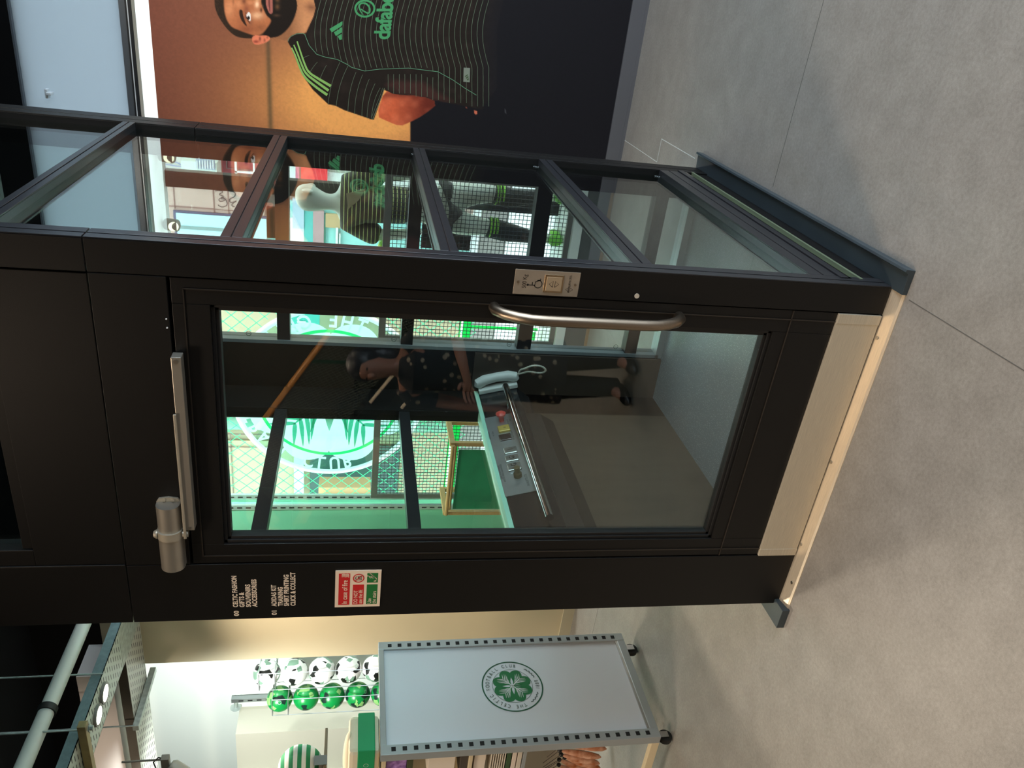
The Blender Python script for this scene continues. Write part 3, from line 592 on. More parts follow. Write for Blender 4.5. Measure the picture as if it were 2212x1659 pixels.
def paint_poster():
    st = .0042; xs = np.arange(-.335, 1.72, st); zsl = np.arange(.098, 2.69, st); X, Z = np.meshgrid(xs, zsl)
    Xm = np.where(X > XM, 2*XM-X, X)
    vx, vy, vz = Xm-CAM.x, PY-CAM.y, Z-CAM.z
    dd = lambda q: vx*q.x+vy*q.y+vz*q.z
    w_ = dd(_f); px = 1106-F_PX*dd(U_)/w_; py = 829.5-F_PX*dd(R_)/w_
    n1 = pnoise(px, py, 14); n2 = pnoise(px+91, py+17, 5); n3 = pnoise(px+3, py+7, 2.2)
    C_ = np.zeros(px.shape+(3,))
    def mixc(mask, col):
        for k in range(3): C_[..., k] = C_[..., k]*(1-mask)+col[k]*mask
    base = np.array([104, 60, 46.]); glow = np.array([206, 140, 76.])
    g_ = np.exp(-(((px-770)/215)**2+((py-215)/120)**2)); g2 = np.clip((px-330)/500, 0, 1)*.35
    t = np.clip(g_*.95+g2, 0, 1)
    for k in range(3): C_[..., k] = base[k]*(1-t)+glow[k]*t
    ln = np.exp(-((px-(579+(py-90)*.03))/5.5)**2)*np.clip((py-60)/20, 0, 1); mixc(ln*.62, (64, 56, 40))
    # dark floor of the picture
    mixc(np.clip((px-(886+(py-300)*.0))/2+.5, 0, 1)*np.clip((px-886)/3, 0, 1), (20, 19, 22))
    mixc(cover(px, py, cB([(2212, -40), (1300, -40), (1300, 640), (1411, 830), (1411, 1300), (2400, 1300)]), 3), (20, 19, 22))
    S = lambda p, it=2: smooth_poly(p, it, True)
    # neck
    nk = cover(px, py, S(cA([(1000, 560), (1150, 520), (1260, 430), (1340, 300), (1380, 120), (1400, -150), (1700, -150), (1680, 120), (1640, 260), (1560, 400), (1520, 490), (1400, 505), (1300, 550), (1260, 612), (1180, 598)]), 1), 1.4)
    mixc(nk, (176, 118, 78)); sh = np.clip(1-((px-440)*6.9125-1290)/210+((py*6.9125)-420)/520*0, 0, 1); mixc(nk*sh*.55, (92, 56, 36)); mixc(nk*np.exp(-(((px-674)/14)**2+((py-10)/14)**2))*.75, (80, 46, 32))
    # hair, face, beard
    head = cover(px, py, S(cA([(165, -200), (160, 60), (185, 170), (235, 270), (320, 400), (420, 505), (520, 562), (720, 576), (900, 566), (1060, 560), (1150, 530), (1260, 430), (1340, 300), (1400, 120), (1420, -200)]), 2), 1.6)
    mixc(head, (40, 29, 21)); mixc(head*np.clip((n3-.45)*1.5, 0, 1)*np.clip(1-(px-460)/60, 0, 1)*.6, (96, 60, 38))
    face = cover(px, py, S(cA([(298, -200), (300, 100), (325, 250), (372, 352), (430, 415), (520, 446), (620, 486), (740, 528), (810, 536), (880, 500), (930, 440), (1005, 340), (1012, 285), (940, 232), (905, 150), (862, 60), (852, -200)]), 2), 3.2)
    mixc(face, (158, 92, 58))
    def blob(a, b_, ra, rb, col, s, m=None): mixc((m if m is not None else face)*np.exp(-(((px-440)*6.9125-a)/ra)**2-((py*6.9125-b_)/rb)**2)*s, col)
    blob(380, 130, 70, 130, (196, 128, 86), .8); blob(520, 60, 60, 60, (200, 134, 92), .6); blob(800, 230, 95, 60, (206, 158, 120), .85); blob(795, 65, 34, 55, (238, 200, 160), .9); blob(700, 40, 70, 40, (190, 122, 82), .7)
    blob(640, 440, 120, 60, (112, 60, 38), .7); blob(560, 340, 60, 90, (138, 78, 50), .5); blob(850, 420, 90, 60, (130, 76, 48), .8); blob(640, 130, 40, 60, (120, 66, 46), .7); blob(700, 330, 40, 70, (120, 72, 50), .7); blob(440, 10, 12, 60, (120, 70, 46), .5)
    blob(600, 15, 30, 40, (92, 52, 36), .8); blob(858, 150, 14, 30, (50, 28, 20), .95); blob(620, 245, 16, 70, (104, 60, 44), .7)
    mixc(cover(px, py, S(cA([(535, 140), (530, 210), (555, 290), (605, 365), (655, 400), (612, 310), (588, 225), (578, 150)]), 1), 1.8), (42, 28, 20))
    mixc(cover(px, py, S(cA([(632, 235), (668, 175), (694, 190), (702, 250), (700, 320), (668, 300)]), 1), 1.0), (206, 198, 190))
    mixc(cover(px, py, [(440+(668+24*math.cos(a))/6.9125, (268+30*math.sin(a))/6.9125) for a in np.arange(0, 6.28, .5)], .8), (26, 18, 16))
    mixc(cover(px, py, [(x, y) for q in stroke(cA([(636, 180), (628, 240), (650, 300), (690, 348)]), 1.6) for x, y in q], .8), (52, 32, 26))
    bd = cover(px, py, S(cA([(850, -200), (855, 40), (905, 150), (945, 235), (1015, 290), (1000, 350), (930, 450), (880, 510), (960, 560), (1060, 556), (1150, 526), (1260, 430), (1340, 300), (1395, 120), (1410, -200)]), 2), 3.0)
    mixc(bd*(.88+.12*n3), (25, 19, 15))
    mixc(cover(px, py, S(cA([(918, -200), (925, 60), (955, 150), (985, 212), (1032, 200), (1034, 100), (1018, -200)]), 2), 1.4), (146, 84, 72)); mixc(cover(px, py, S(cA([(966, -200), (968, 60), (990, 190), (998, 190), (984, 60), (980, -200)]), 1), .9), (70, 34, 32))
    blob(1100, 100, 36, 46, (110, 74, 46), .7, bd); blob(1090, 230, 50, 20, (84, 58, 40), .7, bd); blob(880, 110, 12, 40, (120, 92, 74), .8, bd)
    # ear
    er = cover(px, py, S(cA([(738, 528), (716, 590), (740, 652), (800, 672), (900, 648), (975, 610), (996, 566), (965, 536), (850, 528)]), 1), 1.2)
    mixc(er, (196, 108, 78)); blob(780, 622, 40, 22, (122, 50, 38), .9, er); blob(840, 578, 14, 30, (96, 44, 34), .9, er); blob(910, 600, 14, 26, (110, 52, 38), .7, er); blob(950, 560, 14, 16, (120, 60, 44), .7, er)
    # shirt
    body = cover(px, py, cB([(770, -60), (765, 50), (750, 110), (700, 222), (688, 230), (640, 226), (596, 246), (573, 283), (600, 332), (640, 430), (690, 535), (745, 612), (850, 712), (900, 722), (960, 752), (1150, 817), (1162, 816), (1232, 612), (1290, 645), (1600, 690), (1900, 746), (2000, 600), (2000, -60)]), 1.3)
    mixc(body, (29, 23, 19)); mixc(body*np.clip(n1-.5, 0, 1)*.8, (48, 38, 33)); mixc(body*np.clip((px-1010)/60, 0, 1), (24, 22, 24))
    mixc(body*cover(px, py, cB([(1240, 580), (1340, 640), (1600, 690), (1700, 690), (1500, 560), (1300, 545)]), 12)*.8, (58, 34, 30))
    fa = cover(px, py, S(cB([(1236, 612), (1178, 792), (1250, 826), (1340, 862), (1400, 838), (1500, 785), (1605, 700), (1480, 655), (1300, 648)]), 1), 1.6)
    mixc(fa, (176, 80, 50)); mixc(fa*np.clip((px-440-1300/3.16)/70, 0, 1)*.85, (72, 26, 20)); mixc(fa*np.clip(n1-.3, 0, 1)*.4, (214, 120, 86)); mixc(fa*np.exp(-((py-205)/7)**2)*.6, (90, 36, 26))
    mixc(cover(px, py, cB([(1846, 752), (1846, 772), (1856, 782), (1868, 778), (1866, 758)]), 1), (170, 90, 66)); mixc(cover(px, py, cB([(1788, 732), (1790, 738), (1798, 738), (1796, 732)]), 1), (150, 80, 60)); mixc(cover(px, py, cB([(2054, 742), (2056, 770), (2066, 776), (2062, 750)]), 2), (60, 60, 62))
    C_ *= (1+(n2[..., None]-.5)*.05+(n3[..., None]-.5)*.05)
    L_ = np.clip(C_, 0, 255)/255; L_ = np.where(L_ <= .04045, L_/12.92, ((L_+.055)/1.055)**2.4)
    nz, nx = X.shape; vs = np.stack([X.ravel()-1.3, np.zeros(X.size), Z.ravel()], 1)
    i = np.arange(nz*nx).reshape(nz, nx); fs = np.stack([i[:-1, :-1].ravel(), i[:-1, 1:].ravel(), i[1:, 1:].ravel(), i[1:, :-1].ravel()], 1)
    me = bpy.data.meshes.new('printed_picture'); me.vertices.add(len(vs)); me.vertices.foreach_set('co', vs.astype(np.float32).ravel())
    me.loops.add(fs.size); me.loops.foreach_set('vertex_index', fs.astype(np.int32).ravel()); me.polygons.add(len(fs)); me.polygons.foreach_set('loop_start', np.arange(0, fs.size, 4, dtype=np.int32))
    me.update(calc_edges=True); ca = me.color_attributes.new('ink', 'FLOAT_COLOR', 'POINT')
    ca.data.foreach_set('color', np.concatenate([L_.reshape(-1, 3), np.ones((X.size, 1))], 1).astype(np.float32).ravel())
    m = bpy.data.materials.new('poster_print'); m.use_nodes = True; n = m.node_tree; b = n.nodes['Principled BSDF']; at = n.nodes.new('ShaderNodeVertexColor'); at.layer_name = 'ink'
    ml = n.nodes.new('ShaderNodeMix'); ml.data_type = 'RGBA'; ml.blend_type = 'MULTIPLY'; ml.inputs[0].default_value = 1; ml.inputs[7].default_value = (PGAIN, PGAIN, PGAIN, 1)
    n.links.new(at.outputs[0], ml.inputs[6]); n.links.new(ml.outputs[2], b.inputs['Base Color']); b.inputs['Roughness'].default_value = .55; b.inputs['Specular IOR Level'].default_value = .15
    me.materials.append(m); o = bpy.data.objects.new('printed_picture', me); COL.objects.link(o); o.parent = poster
    return o
PGAIN = 1.6
paint_poster()
# printed line work
def pin(mb, polys, lift=.0006):
    for q in polys: mb.add([onP(x, y, lift) for x, y in q], [tuple(range(len(q)))])
pin_m = M('print_pinstripe', (104, 122, 98), .6); gr_m = M('print_green', (66, 150, 92), .6); gl_m = M('print_light_green', (138, 184, 94), .6)
seam_pts = [(690, 235), (720, 310), (770, 370), (830, 390), (910, 405), (980, 440), (1010, 460), (1100, 485), (1200, 472), (1400, 465), (1600, 490), (1700, 545), (1780, 600), (1862, 650)]
def seam_y(a):
    for (x0, y0), (x1, y1) in zip(seam_pts, seam_pts[1:]):
        if x0 <= a <= x1: return y0+(y1-y0)*(a-x0)/(x1-x0)
    return 650 if a > 1862 else 235
b = MB()
for k in range(31):
    a0 = 800+38.2*k; pts = []
    for j in range(34):
        y = j*22; a = a0-42*math.sin(min(y, 460)/460*PI)+random.uniform(-.7, .7)
        if a > 1955: continue
        low = seam_y(a)
        if a > 1240:
            lo2 = 640+(a-1290)*.165 if a < 1900 else 745; gap = seam_y(a)
            if y > lo2 or (gap+2 < y < gap+26 and a < 1600): 
                if len(pts) > 1: pin(b, stroke(cB(pts), .75)); 
                pts = []; continue
        elif y > low: break
        if a0 > 800 and 215 > y and a < 700+(235-y)*.35: continue
        if 700 < a < 780 and y < 60: continue
        pts.append((a, y))
    if len(pts) > 1: pin(b, stroke(cB(pts), .75))
inner = [(745, 372), (800, 400), (860, 410), (930, 425), (985, 450), (1040, 492), (1085, 510), (1130, 540), (1170, 570), (1205, 600)]
outer = [(640, 430), (700, 560), (770, 640), (850, 712), (905, 722), (985, 762), (1030, 778), (1080, 796), (1115, 806), (1145, 815)]
for k, (i_, o_) in enumerate(zip(inner, outer)):
    mx, my = (i_[0]+o_[0])/2-26, (i_[1]+o_[1])/2-12
    pts = [((1-t)**2*i_[0]+2*t*(1-t)*mx+t*t*o_[0], (1-t)**2*i_[1]+2*t*(1-t)*my+t*t*o_[1]) for t in [j/12 for j in range(13)]]
    if k < 3: pts = pts[2:9]
    pin(b, stroke(cB(pts), .7))
pin(b, stroke(cB([(1234, 602), (1222, 640), (1190, 720), (1153, 816)]), 1.1)); pin(b, stroke(cB([(1222, 600), (1208, 642), (1176, 722), (1144, 806)]), .6))
obj('pinstripe_print', b, pin_m, poster, recalc=False)
b = MB(); pin(b, stroke(cB(seam_pts[:]), 1.1)); pin(b, stroke(cA([(1258, 620), (1262, 590), (1300, 545), (1380, 507), (1480, 497), (1522, 520)]), .9))
obj('piping_print', b, M('print_piping', (98, 150, 116), .6), poster, recalc=False)
b = MB()
for pts in ([(1395, 618), (1440, 760), (1500, 940), (1560, 1080), (1720, 1180), (1898, 1285)], [(1345, 670), (1400, 800), (1460, 960), (1520, 1100), (1680, 1220), (1865, 1352)], [(1312, 712), (1370, 830), (1430, 1000), (1500, 1150), (1660, 1290), (1845, 1418)]):
    q = smooth_poly(cA(pts), 2); n_ = len(q); pin(b, stroke(q, [2.6+3.4*i/n_ for i in range(n_)]), .0009)
obj('stripe_print', b, gl_m, poster, recalc=False, label='three light green sleeve stripes')
b = MB()
pin(b, [cC(p) for p in ([(130, 690), (440, 505), (440, 580), (415, 625), (185, 775)], [(235, 770), (372, 690), (372, 668), (430, 650), (430, 775), (280, 860)], [(325, 865), (422, 806), (430, 940), (412, 944), (370, 952)])], .001)
obj('emblem_print', b, gr_m, poster, recalc=False, label='green three bar emblem')
b = MB(); c0 = (975, 205)
pin(b, stroke([cC([(975+228*math.cos(a), 205+192*math.sin(a))])[0] for a in np.linspace(0, 2*PI, 49)], 4.2), .001)
pts = smooth_poly([(875, 215), (985, 290), (1062, 322), (1092, 285), (1092, 190), (1040, 110), (960, 68), (880, 78), (838, 135), (848, 220), (895, 305), (940, 360)], 2)
n_ = len(pts); pin(b, stroke(cC(pts), [2.4+1.4*math.sin(PI*min(1, i/n_*1.2)) if i < n_*.75 else 3.2*(1-(i/n_-.75)*3.4) for i in range(n_)]), .001)
obj('emblem_print', b, gr_m, poster, recalc=False, label='green round sponsor emblem')
vs, fs = text2d('dafabet', 10, .28, 1.0, .94); wd = max(v_[0] for v_ in vs)
def tm(x, y):      # letter space -> crop C
    s_ = 1230/wd; hx = y*390/7.3; return (1556+x*s_*.108-hx, 948-x*s_)
b = MB(); b.add([onP(*cC([tm(x, y)])[0], .001) for x, y in vs], fs); obj('sponsor_lettering', b, gr_m, poster, recalc=False)
b = MB(); q = cB([(1775, 462), (1818, 464), (1816, 562), (1772, 558)]); pin(b, [q], .001); obj('shirt_label_print', b, M('print_silver', (126, 134, 118), .5), poster, recalc=False)
b = MB(); pin(b, [cB(p) for p in ([(1782, 520), (1802, 507), (1804, 513), (1786, 527)], [(1788, 531), (1806, 518), (1808, 528), (1793, 538)], [(1796, 542), (1809, 532), (1809, 547), (1801, 550)])], .0014); obj('emblem_print', b, M('print_dark_green', (62, 84, 50), .6), poster, recalc=False)
struct('trim_3', MB().box(-.335, 3.3, 2.752, PY+.03, 0, .018).box(-.335, 3.3, 2.756, PY+.03, .018, .098), M('skirting_steel', (112, 112, 116), .35, .5))

# ================================================================== club crest drawing, shared by the window film and the display panel
def crest(parent, c, ex, ey, R, m_ring, m_leaf, m_gap, m_text, lift, rim=.035, inner=.012, tsz=.135, ri=.655, dark=None, bands=True, leaf=None, bold=0, vw=1.0):
    c, ex, ey = Vector(c), Vector(ex), Vector(ey); nn = ex.cross(ey).normalized()
    b = MB(); annulus(b, c, ex, ey, R*(1-rim), R, 0, 96, lift); obj('crest_ring', b, m_ring, parent, recalc=False)
    b = MB(); annulus(b, c, ex, ey, R*ri*(1-inner*1.5), R*ri, 0, 96, lift*2.2); obj('crest_inner_ring', b, dark or m_ring, parent, recalc=False)
    q0 = leaf*R if leaf else R*ri; lf = MB(); vn = MB()
    side = [(.035, .07), (.09, .19), (.24, .29), (.44, .39), (.55, .53), (.52, .72), (.37, .87), (.18, .89), (.05, .80)]
    poly = smooth_poly([(0, .04)]+side+[(0, .74)]+[(-x, y) for x, y in side[::-1]], 2, True)
    for k in range(4):
        a = math.radians(45+90*k); ux, uy = math.cos(a), math.sin(a)       # leaf axis
        tr = lambda p: ((p[0]*uy+p[1]*ux)*q0, (-p[0]*ux+p[1]*uy)*q0)
        flat(lf, [tr(p) for p in poly], c+nn*lift*(1+.15*k), ex, ey)
        for q in stroke([(0, -.0), (0, .36), (0, .56)], [.06, .05, .01]): flat(vn, [tr(p) for p in q], c+nn*lift*1.6, ex, ey)
        for s in (1, -1):
            for j in range(5):
                y0 = .20+.085*j; ln = (.20, .28, .31, .28, .20)[j]
                pts = [(0, y0), (s*ln*.45, y0+.10), (s*ln, y0+.30-.02*j)]
                for q in stroke(smooth_poly(pts, 1), [vw*.016, vw*.03, vw*.034, vw*.026, vw*.014, vw*.003][:len(smooth_poly(pts, 1))] if len(smooth_poly(pts, 1)) <= 6 else .022): flat(vn, [tr(p) for p in q], c+nn*lift*(1.9+.09*j), ex, ey)
    for q in stroke([(0, -.05), (.012, -.4), (0, -.74)], [.05, .05, .11]): flat(lf, [(x*q0, y*q0) for x, y in q], c+nn*lift, ex, ey)
    obj('crest_leaves', lf, m_leaf, parent, recalc=False); obj('crest_veins', vn, m_gap, parent, recalc=False)
    t = MB(); arc_text(t, 'THE CELTIC FOOTBALL CLUB', c, ex, ey, R*(ri+.095 if bands else ri+.03), 205, -18, R*tsz, .78, bold, 0, lift*3)
    if bands:
        arc_text(t, '1888', c, ex, ey, R*(ri+.095+tsz), 256, 284, R*tsz, .78, 0, 0, lift)
        for sgn in (-1, 1):
            a0 = -90+sgn*37
            pts = [(a0+sgn*(-16+4*j), R*(ri+.17+(.045 if j % 2 else -.03)*(1 if j in (2, 3, 4, 5, 6) else .7))) for j in range(9)]
            ps = [(r_*math.cos(math.radians(a)), r_*math.sin(math.radians(a))) for a, r_ in pts]
            for q in stroke(smooth_poly(ps, 1), R*.028): flat(t, q, c+nn*lift, ex, ey)
    obj('crest_lettering', t, m_text, parent, recalc=False)

# ================================================================== shop window display
film_w = FILM('film_white', (246, 252, 250), .5, .3); film_g = GLASS('film_green_tint', (.55, .90, .80), .3); film_gr = FILM('film_green_line', (60, 226, 140), .5, .2)
film_l = FILM('film_chain_green', (96, 232, 170), .5, .2)
film_db = FILM('film_vein_green', (90, 190, 160), .5, .2)
WY = 3.2; wcx, wcz, wr = -2.18, 1.754, .706
wf = thing('window_film', (wcx, WY+.02, wcz), 'white and green round club crest film on the shop window, seen from behind', 'window sticker')
GX = (-1, 0, 0)                                   # the film reads from the street
b = MB(); flat(b, [(-x, y) for x, y in ringpts(wr*.97, 72)[:-1]], (wcx, WY+.021, wcz), (1, 0, 0), EZ); obj('tinted_disc', b, film_g, wf)
crest(wf, (wcx, WY+.018, wcz), GX, EZ, wr, film_w, film_w, film_db, film_w, -.0015, rim=.062, inner=.03, tsz=.155, ri=.75, dark=film_gr, bands=False, leaf=.93, bold=.03, vw=1.5)
b = MB(); x0, x1, z0, z1 = -3.10, -1.22, .69, 2.76; sp = .0735
k = 0
def clip_line(cst, s):          # line z = s*x + cst inside the window rectangle, outside the disc
    seg = []; N = 60; pts = [(x0+(x1-x0)*i/N, s*(x0+(x1-x0)*i/N)*1.12+cst) for i in range(N+1)]
    cur = []
    for p in pts:
        ok = z0 < p[1] < z1 and math.hypot(p[0]-wcx, p[1]-wcz) > wr*.98
        if ok: cur.append(p)
        else:
            if len(cur) > 1: seg.append(cur)
            cur = []
    if len(cur) > 1: seg.append(cur)
    return seg
for s in (1, -1):
    for i in range(-80, 120):
        for cur in clip_line(i*sp*1.5, s):
            for q in stroke([cur[0], cur[-1]], .0055): flat(b, q, (0, WY+.0185+.0005*s, 0), (1, 0, 0), EZ)
obj('chain_link_print', b, film_l, wf, recalc=False, label='pale green chain link pattern')
gz0, gz1 = onY(1000, 880, WY).z, onY(984, 880, WY).z
b = MB().box(-3.12, -1.2, WY+.016, WY+.02, gz0, gz1).box(-3.125, -3.085, WY+.016, WY+.02, gz0, 2.77); b.box(-3.12, -1.2, WY+.016, WY+.02, gz1+.02, gz1+.03)
gx = onY(1060, 710, WY).x; b.box(gx-.012, gx+.012, WY+.016, WY+.02, .25, gz0).box(gx-.16, gx-.02, WY+.016, WY+.02, .26, .36)
obj('green_border', b, film_gr, wf)

# security grilles behind the display
grl_m = M('grille_grey', (120, 118, 114), .4, .4); wire_m = M('grille_wire', (58, 64, 70), .4, .4)
GY = 2.80
def grille(x0, x1, lab):
    g = thing('security_grille', ((x0+x1)/2, GY, .235), lab, 'security grille', None); z0, z1 = .235, 1.435
    fr = .036
    obj('grille_frame', MB().box(x0, x0+fr, GY-.012, GY+.012, z0, z1).box(x1-fr, x1, GY-.012, GY+.012, z0, z1).box(x0+fr, x1-fr, GY-.012, GY+.012, z1-fr-.01, z1).box(x0+fr, x1-fr, GY-.012, GY+.012, z0, z0+fr), grl_m, g, bevel=.002)
    b = MB(); n = int((x1-x0-2*fr)/.0262)
    for i in range(1, n): x = x0+fr+(x1-x0-2*fr)*i/n; b.box(x-.0017, x+.0017, GY-.002, GY+.0016, z0+fr, z1-fr)
    n = int((z1-z0-2*fr)/.0262)
    for i in range(1, n): z = z0+fr+(z1-z0-2*fr)*i/n; b.box(x0+fr, x1-fr, GY-.0045, GY-.002, z-.0017, z+.0017)
    obj('grille_mesh', b, wire_m, g)
gl_x = onY(800, 1074, GY).x; gm_x = onY(1000, 742, GY).x
grille(gl_x, gm_x-.006, 'square mesh security grille behind the round window crest'); grille(gm_x+.006, -.40, 'square mesh security grille in front of the mannequin')
obj_ = obj('grille_bracket', MB().box(gl_x+.01, gl_x+.03, 2.795, 2.81, 1.32, 1.37), grl_m)
tag(obj_, 'small grey bracket holding the crest window grille to the slotted upright', 'bracket')

# mannequin in football kit
MY = 3.0
def mp(px, py, dy=0): p = onY(px, py, MY+dy); return (p.x, p.y, p.z)
mn = thing('mannequin', (mp(1190, 462)[0], MY, .23), 'white mannequin in a dark striped football kit standing in the shop window', 'mannequin')
skin_m = M('mannequin_white', (226, 228, 216), .45)
nodes = [(*mp(945, 448), .13, .10), (*mp(865, 442), .115, .09), (*mp(790, 440), .14, .10), (*mp(748, 438), .12, .075), (*mp(728, 437), .054, .054), (*mp(708, 436), .05, .052),
         (*mp(690, 434, .01), .062, .07), (*mp(668, 427, .02), .082, .098), (*mp(648, 424, .01), .07, .084), (*mp(638, 425, .0), .035, .04),
         (*mp(985, 421), .088), (*mp(1062, 418), .060), (*mp(1100, 428), .060), (*mp(1165, 424), .036), (*mp(1196, 424), .035), (*mp(1200, 421, .14), .03),
         (*mp(985, 482), .088), (*mp(1048, 490), .060), (*mp(1090, 500), .060), (*mp(1150, 512), .036), (*mp(1186, 516), .035), (*mp(1190, 514, .14), .03),
         (*mp(752, 392), .052), (*mp(820, 380, -.02), .042), (*mp(885, 378, .06), .034), (*mp(915, 380, .10), .03),
         (*mp(750, 482), .052), (*mp(815, 508, -.02), .042), (*mp(880, 505, .06), .034), (*mp(912, 500, .10), .03)]
edges = [(0, 1), (1, 2), (2, 3), (3, 4), (4, 5), (5, 6), (6, 7), (7, 8), (8, 9), (0, 10), (10, 11), (11, 12), (12, 13), (13, 14), (14, 15), (0, 16), (16, 17), (17, 18), (18, 19), (19, 20), (20, 21), (3, 22), (22, 23), (23, 24), (24, 25), (3, 26), (26, 27), (27, 28), (28, 29)]
skinned('mannequin_body', nodes, edges, skin_m, mn)
e = mp(665, 409); obj('ear', MB().ball((e[0]+.005, e[1]-.055, e[2]), .012, .03, .034), skin_m, mn, smooth=True)
nz_ = mp(672, 402, .06); obj('nose', MB().ball(nz_, .018, .02, .028), skin_m, mn, smooth=True)
def stripes(name, dark, line, sc, width=.90, axis=2):
    m = bpy.data.materials.new(name); m.use_nodes = True; n = m.node_tree; b = n.nodes['Principled BSDF']; tc = n.nodes.new('ShaderNodeTexCoord'); sp_ = n.nodes.new('ShaderNodeSeparateXYZ')
    n.links.new(tc.outputs['Object'], sp_.inputs[0]); q = n.nodes.new('ShaderNodeMath'); q.operation = 'MULTIPLY'; q.inputs[1].default_value = sc; n.links.new(sp_.outputs[axis], q.inputs[0])
    f = n.nodes.new('ShaderNodeMath'); f.operation = 'FRACT'; n.links.new(q.outputs[0], f.inputs[0]); g = n.nodes.new('ShaderNodeMath'); g.operation = 'GREATER_THAN'; g.inputs[1].default_value = width; n.links.new(f.outputs[0], g.inputs[0])
    mx = n.nodes.new('ShaderNodeMix'); mx.data_type = 'RGBA'; mx.inputs[6].default_value = (*lin(dark), 1); mx.inputs[7].default_value = (*lin(line), 1); n.links.new(g.outputs[0], mx.inputs[0]); n.links.new(mx.outputs[2], b.inputs['Base Color']); b.inputs['Roughness'].default_value = .7
    return m
sh_m = stripes('striped_shirt_cloth', (66, 54, 38), (226, 236, 150), 40, .84)
nodes = [(*mp(900, 446), .155, .13), (*mp(845, 443), .15, .12), (*mp(790, 440), .165, .125), (*mp(752, 438), .145, .095), (*mp(735, 437), .07, .066),
         (*mp(756, 394), .075), (*mp(800, 383), .075), (*mp(832, 377), .078), (*mp(754, 480), .075), (*mp(795, 500), .078), (*mp(825, 512), .08)]
skinned('football_shirt', nodes, [(0, 1), (1, 2), (2, 3), (3, 4), (3, 5), (5, 6), (6, 7), (3, 8), (8, 9), (9, 10)], sh_m, mn)
grn = M('kit_green', (150, 220, 70), .6); dk = M('kit_dark', (40, 38, 34), .75)
for (a, c_) in ((mp(834, 376), mp(838, 375)), (mp(827, 512), mp(831, 514))): obj('sleeve_cuff', MB().tube([a, c_], .078, 20), grn, mn, smooth=True)
b = MB()
for s in (-1, 1): b.add([onY(752, 432+s*4, 2.862), onY(752, 450+s*8, 2.862), onY(780, 452, 2.862), onY(776, 426, 2.862)], [(0, 1, 2, 3)])
obj('shirt_panel', MB().prism([onY(748, 418, 2.868), onY(790, 408, 2.868), onY(775, 432, 2.868), onY(752, 452, 2.868)], (0, -.004, 0)), M('shirt_panel_tan', (176, 158, 122), .7), mn, label='tan chest panel')
t = MB(); p = onY(800, 470, 2.858); text_on(t, '', p, (.7, 0, .7), (-.7, 0, .7), .03)
nodes = [(*mp(930, 447), .155, .13), (*mp(962, 420), .095), (*mp(988, 419), .098), (*mp(962, 476), .095), (*mp(988, 482), .098)]
skinned('football_shorts', nodes, [(0, 1), (1, 2), (0, 3), (3, 4)], dk, mn)
for L_ in ([(1066, 419, .066), (1100, 428, .066), (1165, 424, .042)], [(1052, 490, .066), (1090, 500, .066), (1150, 512, .042)]):
    obj('sock', MB().tube([mp(a, c_) for a, c_, r_ in L_], [r_ for a, c_, r_ in L_], 20), dk, mn, smooth=True)
    for d in (4, 11, 18): obj('sock_stripe', MB().tube([mp(L_[0][0]+d, L_[0][1]+d*.12), mp(L_[0][0]+d+3.6, L_[0][1]+(d+3.6)*.12)], .0685, 20), grn, mn, smooth=True)
for a, c_ in ((1198, 424), (1188, 516)):
    f = mp(a, c_); obj('football_boot', MB().ball((f[0], f[1]+.05, .265), .042, .135, .034).ball((f[0], f[1]-.03, .29), .04, .05, .045), M('boot_green', (120, 200, 60), .4), mn, smooth=True)
    obj('boot_plinth', MB().box(f[0]-.09, f[0]+.09, f[1]-.1, f[1]+.16, .23, .236), white_m, mn)
# window spotlights under the white soffit
for px, py, lab in [(368, 337, 'grey spotlight under the white window soffit, nearer the poster'), (378, 485, 'grey spotlight under the white window soffit, nearer the round crest')]:
    p = onY(px, py, 3.04); s = thing('window_spotlight', tuple(p), lab, 'spotlight')
    obj('lamp_body', MB().tube([(p.x, p.y+.02, 2.778), (p.x, p.y+.02, 2.70)], .012, 10).lathe([(.034, 0), (.038, -.02), (.038, -.075), (.034, -.08)], (p.x, p.y, p.z+.055), (0, .25, 1), 20), M('lamp_grey', (120, 128, 116), .5), s, smooth=True)
    obj('lamp_face', MB().disc((p.x, p.y-.045, p.z+.0), (0, -1, -.35), .030, 24), EMIT('lamp_glow', (255, 240, 205), 3), s)

# green canvas in a wooden frame standing behind the lift
FY = 2.62
wood = M('beech_wood', (196, 152, 96), .5, noise=.12, nscale=14, aniso=(1, 1, 8))
a_, b_ = onY(975, 957, FY-.28), onY(975, 1106, FY-.28); zt = (a_.z+b_.z)/2
fr = thing('canvas_frame', ((a_.x+b_.x)/2, FY, 0), 'green canvas panel slung in a wooden frame behind the lift', 'display stand')
for x in (a_.x, b_.x): obj('side_rail', MB().box(x-.014, x+.014, FY-.30, FY, zt-.0, zt+.035).box(x-.014, x+.014, FY-.3, FY-.27, 0, zt).box(x-.014, x+.014, FY-.03, FY, 0, zt), wood, fr, bevel=.003)
obj('top_dowel', MB().tube([(b_.x, FY-.31, zt+.016), (a_.x, FY-.31, zt+.016)], .013, 12), wood, fr, smooth=True)
obj('top_dowel', MB().tube([(b_.x, FY-.26, zt-.01), (a_.x, FY-.26, zt-.01)], .011, 12), wood, fr, smooth=True)
obj('canvas', MB().box(b_.x+.03, a_.x-.05, FY-.285, FY-.278, .10, zt-.03), M('canvas_green', (34, 140, 96), .65, noise=.2, nscale=5), fr)

